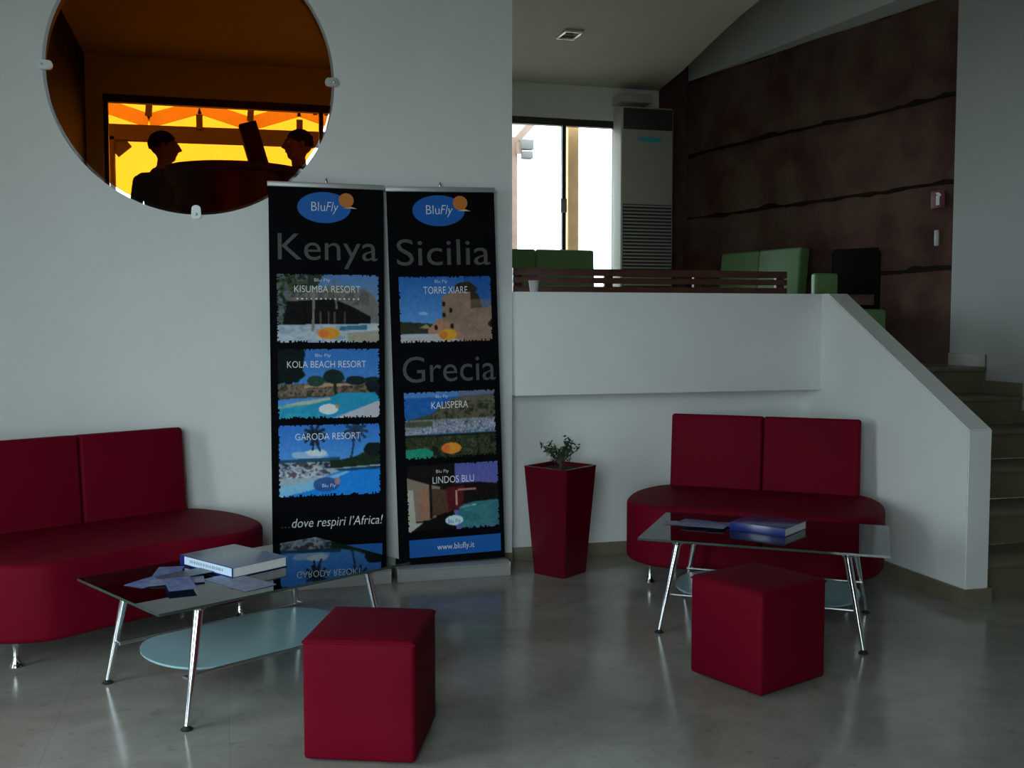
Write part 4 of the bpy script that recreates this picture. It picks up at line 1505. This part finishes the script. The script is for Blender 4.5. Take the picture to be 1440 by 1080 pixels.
def make_person(label, loc, rotz, head_yaw, height, hair_back=0.0, arms='down'):
    """standing figure, local -y is the way the chest faces"""
    k = height / 1.74
    t = empty('person', loc, rotz)
    tag(t, label, 'person')
    bm = bmesh.new()

    def cap(a, ra, b, rb, sa=(1, 1, 1), sb=(1, 1, 1)):
        hull(bm, ico_pts(Vector(a) * k, ra * k, 2, sa) + ico_pts(Vector(b) * k, rb * k, 2, sb))

    # legs, feet
    for s in (-1, 1):
        cap((s * 0.095, 0.0, 0.90), 0.092, (s * 0.105, -0.01, 0.50), 0.060)
        cap((s * 0.105, -0.01, 0.50), 0.058, (s * 0.110, 0.015, 0.09), 0.040)
        cap((s * 0.110, 0.03, 0.040), 0.038, (s * 0.125, -0.15, 0.030), 0.034, (1, 1, 1), (1.2, 1, 0.8))
    # pelvis, waist, chest
    cap((-0.07, 0, 0.92), 0.105, (0.07, 0, 0.92), 0.105)
    cap((0, 0, 0.95), 0.125, (0, 0, 1.12), 0.125, (1.25, 0.92, 1), (1.2, 0.86, 1))
    cap((0, 0, 1.10), 0.125, (0, 0.005, 1.33), 0.130, (1.2, 0.86, 1), (1.38, 0.86, 0.8))
    cap((-0.17, 0.01, 1.395), 0.062, (0.17, 0.01, 1.395), 0.062)
    cap((-0.05, 0.012, 1.43), 0.062, (0.05, 0.012, 1.43), 0.062)
    # neck
    cap((0, 0.018, 1.42), 0.060, (0, 0.0, 1.53), 0.054)
    # arms
    hands = []
    for s in (-1, 1):
        if arms == 'fold':
            el, wr = Vector((s * 0.255, -0.03, 1.10)), Vector((s * 0.10, -0.26, 1.13))
        else:
            el, wr = Vector((s * 0.265, 0.02, 1.09)), Vector((s * 0.25, -0.12, 0.86))
        cap((s * 0.205, 0.01, 1.385), 0.056, el, 0.042)
        cap(el, 0.041, wr, 0.028)
        d = (wr - el).normalized()
        side = Vector((0, 0, 1)) if arms == 'fold' else Vector((0, 1, 0))
        side = (side - d * side.dot(d)).normalized()
        pc = wr + d * 0.055
        cap(wr + d * 0.01, 0.026, pc, 0.030)
        nrm = d.cross(side)
        for q, (off, ln_) in enumerate(((-0.033, 0.062), (-0.011, 0.078), (0.011, 0.084), (0.033, 0.074))):
            f0 = pc + side * off + d * 0.015
            f1 = f0 + d * ln_ * 0.55 + nrm * 0.006 * -s
            f2 = f1 + d * ln_ * 0.4 + nrm * 0.022 * -s
            cap(f0, 0.0095, f1, 0.0088)
            cap(f1, 0.0088, f2, 0.0075)
        th0 = wr + d * 0.03 + side * 0.024
        th1 = th0 + side * 0.035 + d * 0.03
        cap(th0, 0.013, th1, 0.010)
        cap(th1, 0.010, th1 + d * 0.032 + side * 0.006, 0.008)
        hands.append(wr.copy())
    # head, turned on the neck
    Mh = Matrix.Translation((0, 0, 0)) @ Matrix.Rotation(head_yaw, 4, 'Z')

    def hp(c, r, sc):
        return [Mh @ p for p in ico_pts(Vector(c) * k, r * k, 2, sc)]
    hull(bm, hp((0, 0.012, 1.655), 0.092, (0.83, 1.05, 0.98)))                     # skull
    hull(bm, hp((0, -0.025, 1.64), 0.075, (0.86, 0.95, 1.0)) + hp((0, -0.055, 1.555), 0.030, (1.15, 0.9, 0.8)) + hp((0, 0.01, 1.58), 0.052, (1.0, 1, 0.8)))   # face, jaw
    hull(bm, hp((0, -0.098, 1.655), 0.010, (0.8, 1, 1)) + hp((0, -0.116, 1.618), 0.013, (1.1, 1, 0.8)) + hp((0, -0.09, 1.61), 0.014, (1.3, 1, 0.7)))           # nose
    hull(bm, hp((-0.018, -0.088, 1.588), 0.010, (1.3, 1, 0.7)) + hp((0.018, -0.088, 1.588), 0.010, (1.3, 1, 0.7)))                                          # lips
    hull(bm, hp((-0.034, -0.086, 1.675), 0.013, (1.4, 0.8, 0.6)) + hp((0.034, -0.086, 1.675), 0.013, (1.4, 0.8, 0.6)))                                      # brow
    for s in (-1, 1):
        hull(bm, hp((s * 0.080, 0.012, 1.640), 0.022, (0.4, 0.8, 1.35)))                                                                                    # ears
    me = bpy.data.meshes.new('body_source')
    bm.to_mesh(me)
    bm.free()
    tmp = bpy.data.objects.new('body_source', me)
    COL.objects.link(tmp)
    md = tmp.modifiers.new('remesh', 'REMESH')
    md.mode = 'VOXEL'
    md.voxel_size = 0.0072
    ms = tmp.modifiers.new('smooth', 'SMOOTH')
    ms.iterations = 3
    ms.factor = 0.5
    dg = bpy.context.evaluated_depsgraph_get()
    body = bpy.data.meshes.new_from_object(tmp.evaluated_get(dg))
    bpy.data.objects.remove(tmp)
    body.name = 'body'
    body.materials.clear()
    n = len(body.polygons)
    cen = np.zeros(n * 3)
    body.polygons.foreach_get('center', cen)
    cen = cen.reshape(-1, 3) / k
    idx = np.full(n, 1, np.int32)
    idx[cen[:, 2] < 0.93] = 2
    idx[cen[:, 2] < 0.075] = 3
    idx[(cen[:, 2] > 1.475)] = 0
    for h in hands:
        idx[np.linalg.norm(cen - np.array(h)[None] , axis=1) < 0.05] = 0
        far = (np.abs(cen[:, 0]) < 0.34) & (np.linalg.norm(cen - np.array(h)[None], axis=1) < 0.21) & (np.linalg.norm(cen[:, :2] - np.array([0, 0.0]), axis=1) > (0.20 if arms == 'fold' else 0.205)) & (cen[:, 2] < h.z + 0.05)
        idx[far] = 0
    body.polygons.foreach_set('material_index', idx)
    b = new_obj('body', body, [SKIN, SHIRT, TROUSER, SHOE], t, smooth=True)
    # hair cap over the back and top of the skull
    bm = bmesh.new()
    N1, N2 = 16, 28
    grid = []
    for i in range(N1 + 1):
        th = PI * 0.62 * i / N1
        row = []
        for j in range(N2):
            ph = 2 * PI * j / N2
            front = max(0.0, -math.sin(ph))
            thx = th * (1 - 0.42 * front)
            rr_ = 0.0985 + 0.004 * mnoise.noise((math.cos(ph) * 4, math.sin(ph) * 4, thx * 4))
            row.append(bm.verts.new(Mh @ (Vector((rr_ * 0.86 * math.sin(thx) * math.cos(ph), 0.014 + rr_ * 1.06 * math.sin(thx) * math.sin(ph), 1.660 + rr_ * math.cos(thx))) * k)))
        grid.append(row)
    for i in range(N1):
        for j in range(N2):
            if i == 0 and False:
                continue
            bm.faces.new((grid[i][j], grid[i + 1][j], grid[i + 1][(j + 1) % N2], grid[i][(j + 1) % N2]))
    bmesh.ops.remove_doubles(bm, verts=bm.verts[:], dist=1e-5)
    from_bm('hair', bm, HAIR, t, smooth=True)
    for s in (-1, 1):
        bm = bmesh.new()
        hull(bm, [Mh @ p for p in ico_pts(Vector((s * 0.033, -0.083, 1.655)) * k, 0.0125 * k)])
        from_bm('eye', bm, WHITETXT, t, smooth=True)
    return t


# left figure: back half turned to us, looking right; right figure: facing left across the counter
make_person('person in dark shirt with short dark hair, back to us, looking right', (-0.385, 8.0, PZ), R(150), R(-55), 1.69)
make_person('person with dark hair facing left at the right side of counter', (0.55, 7.72, PZ), R(-80), R(0), 1.70, arms='fold')
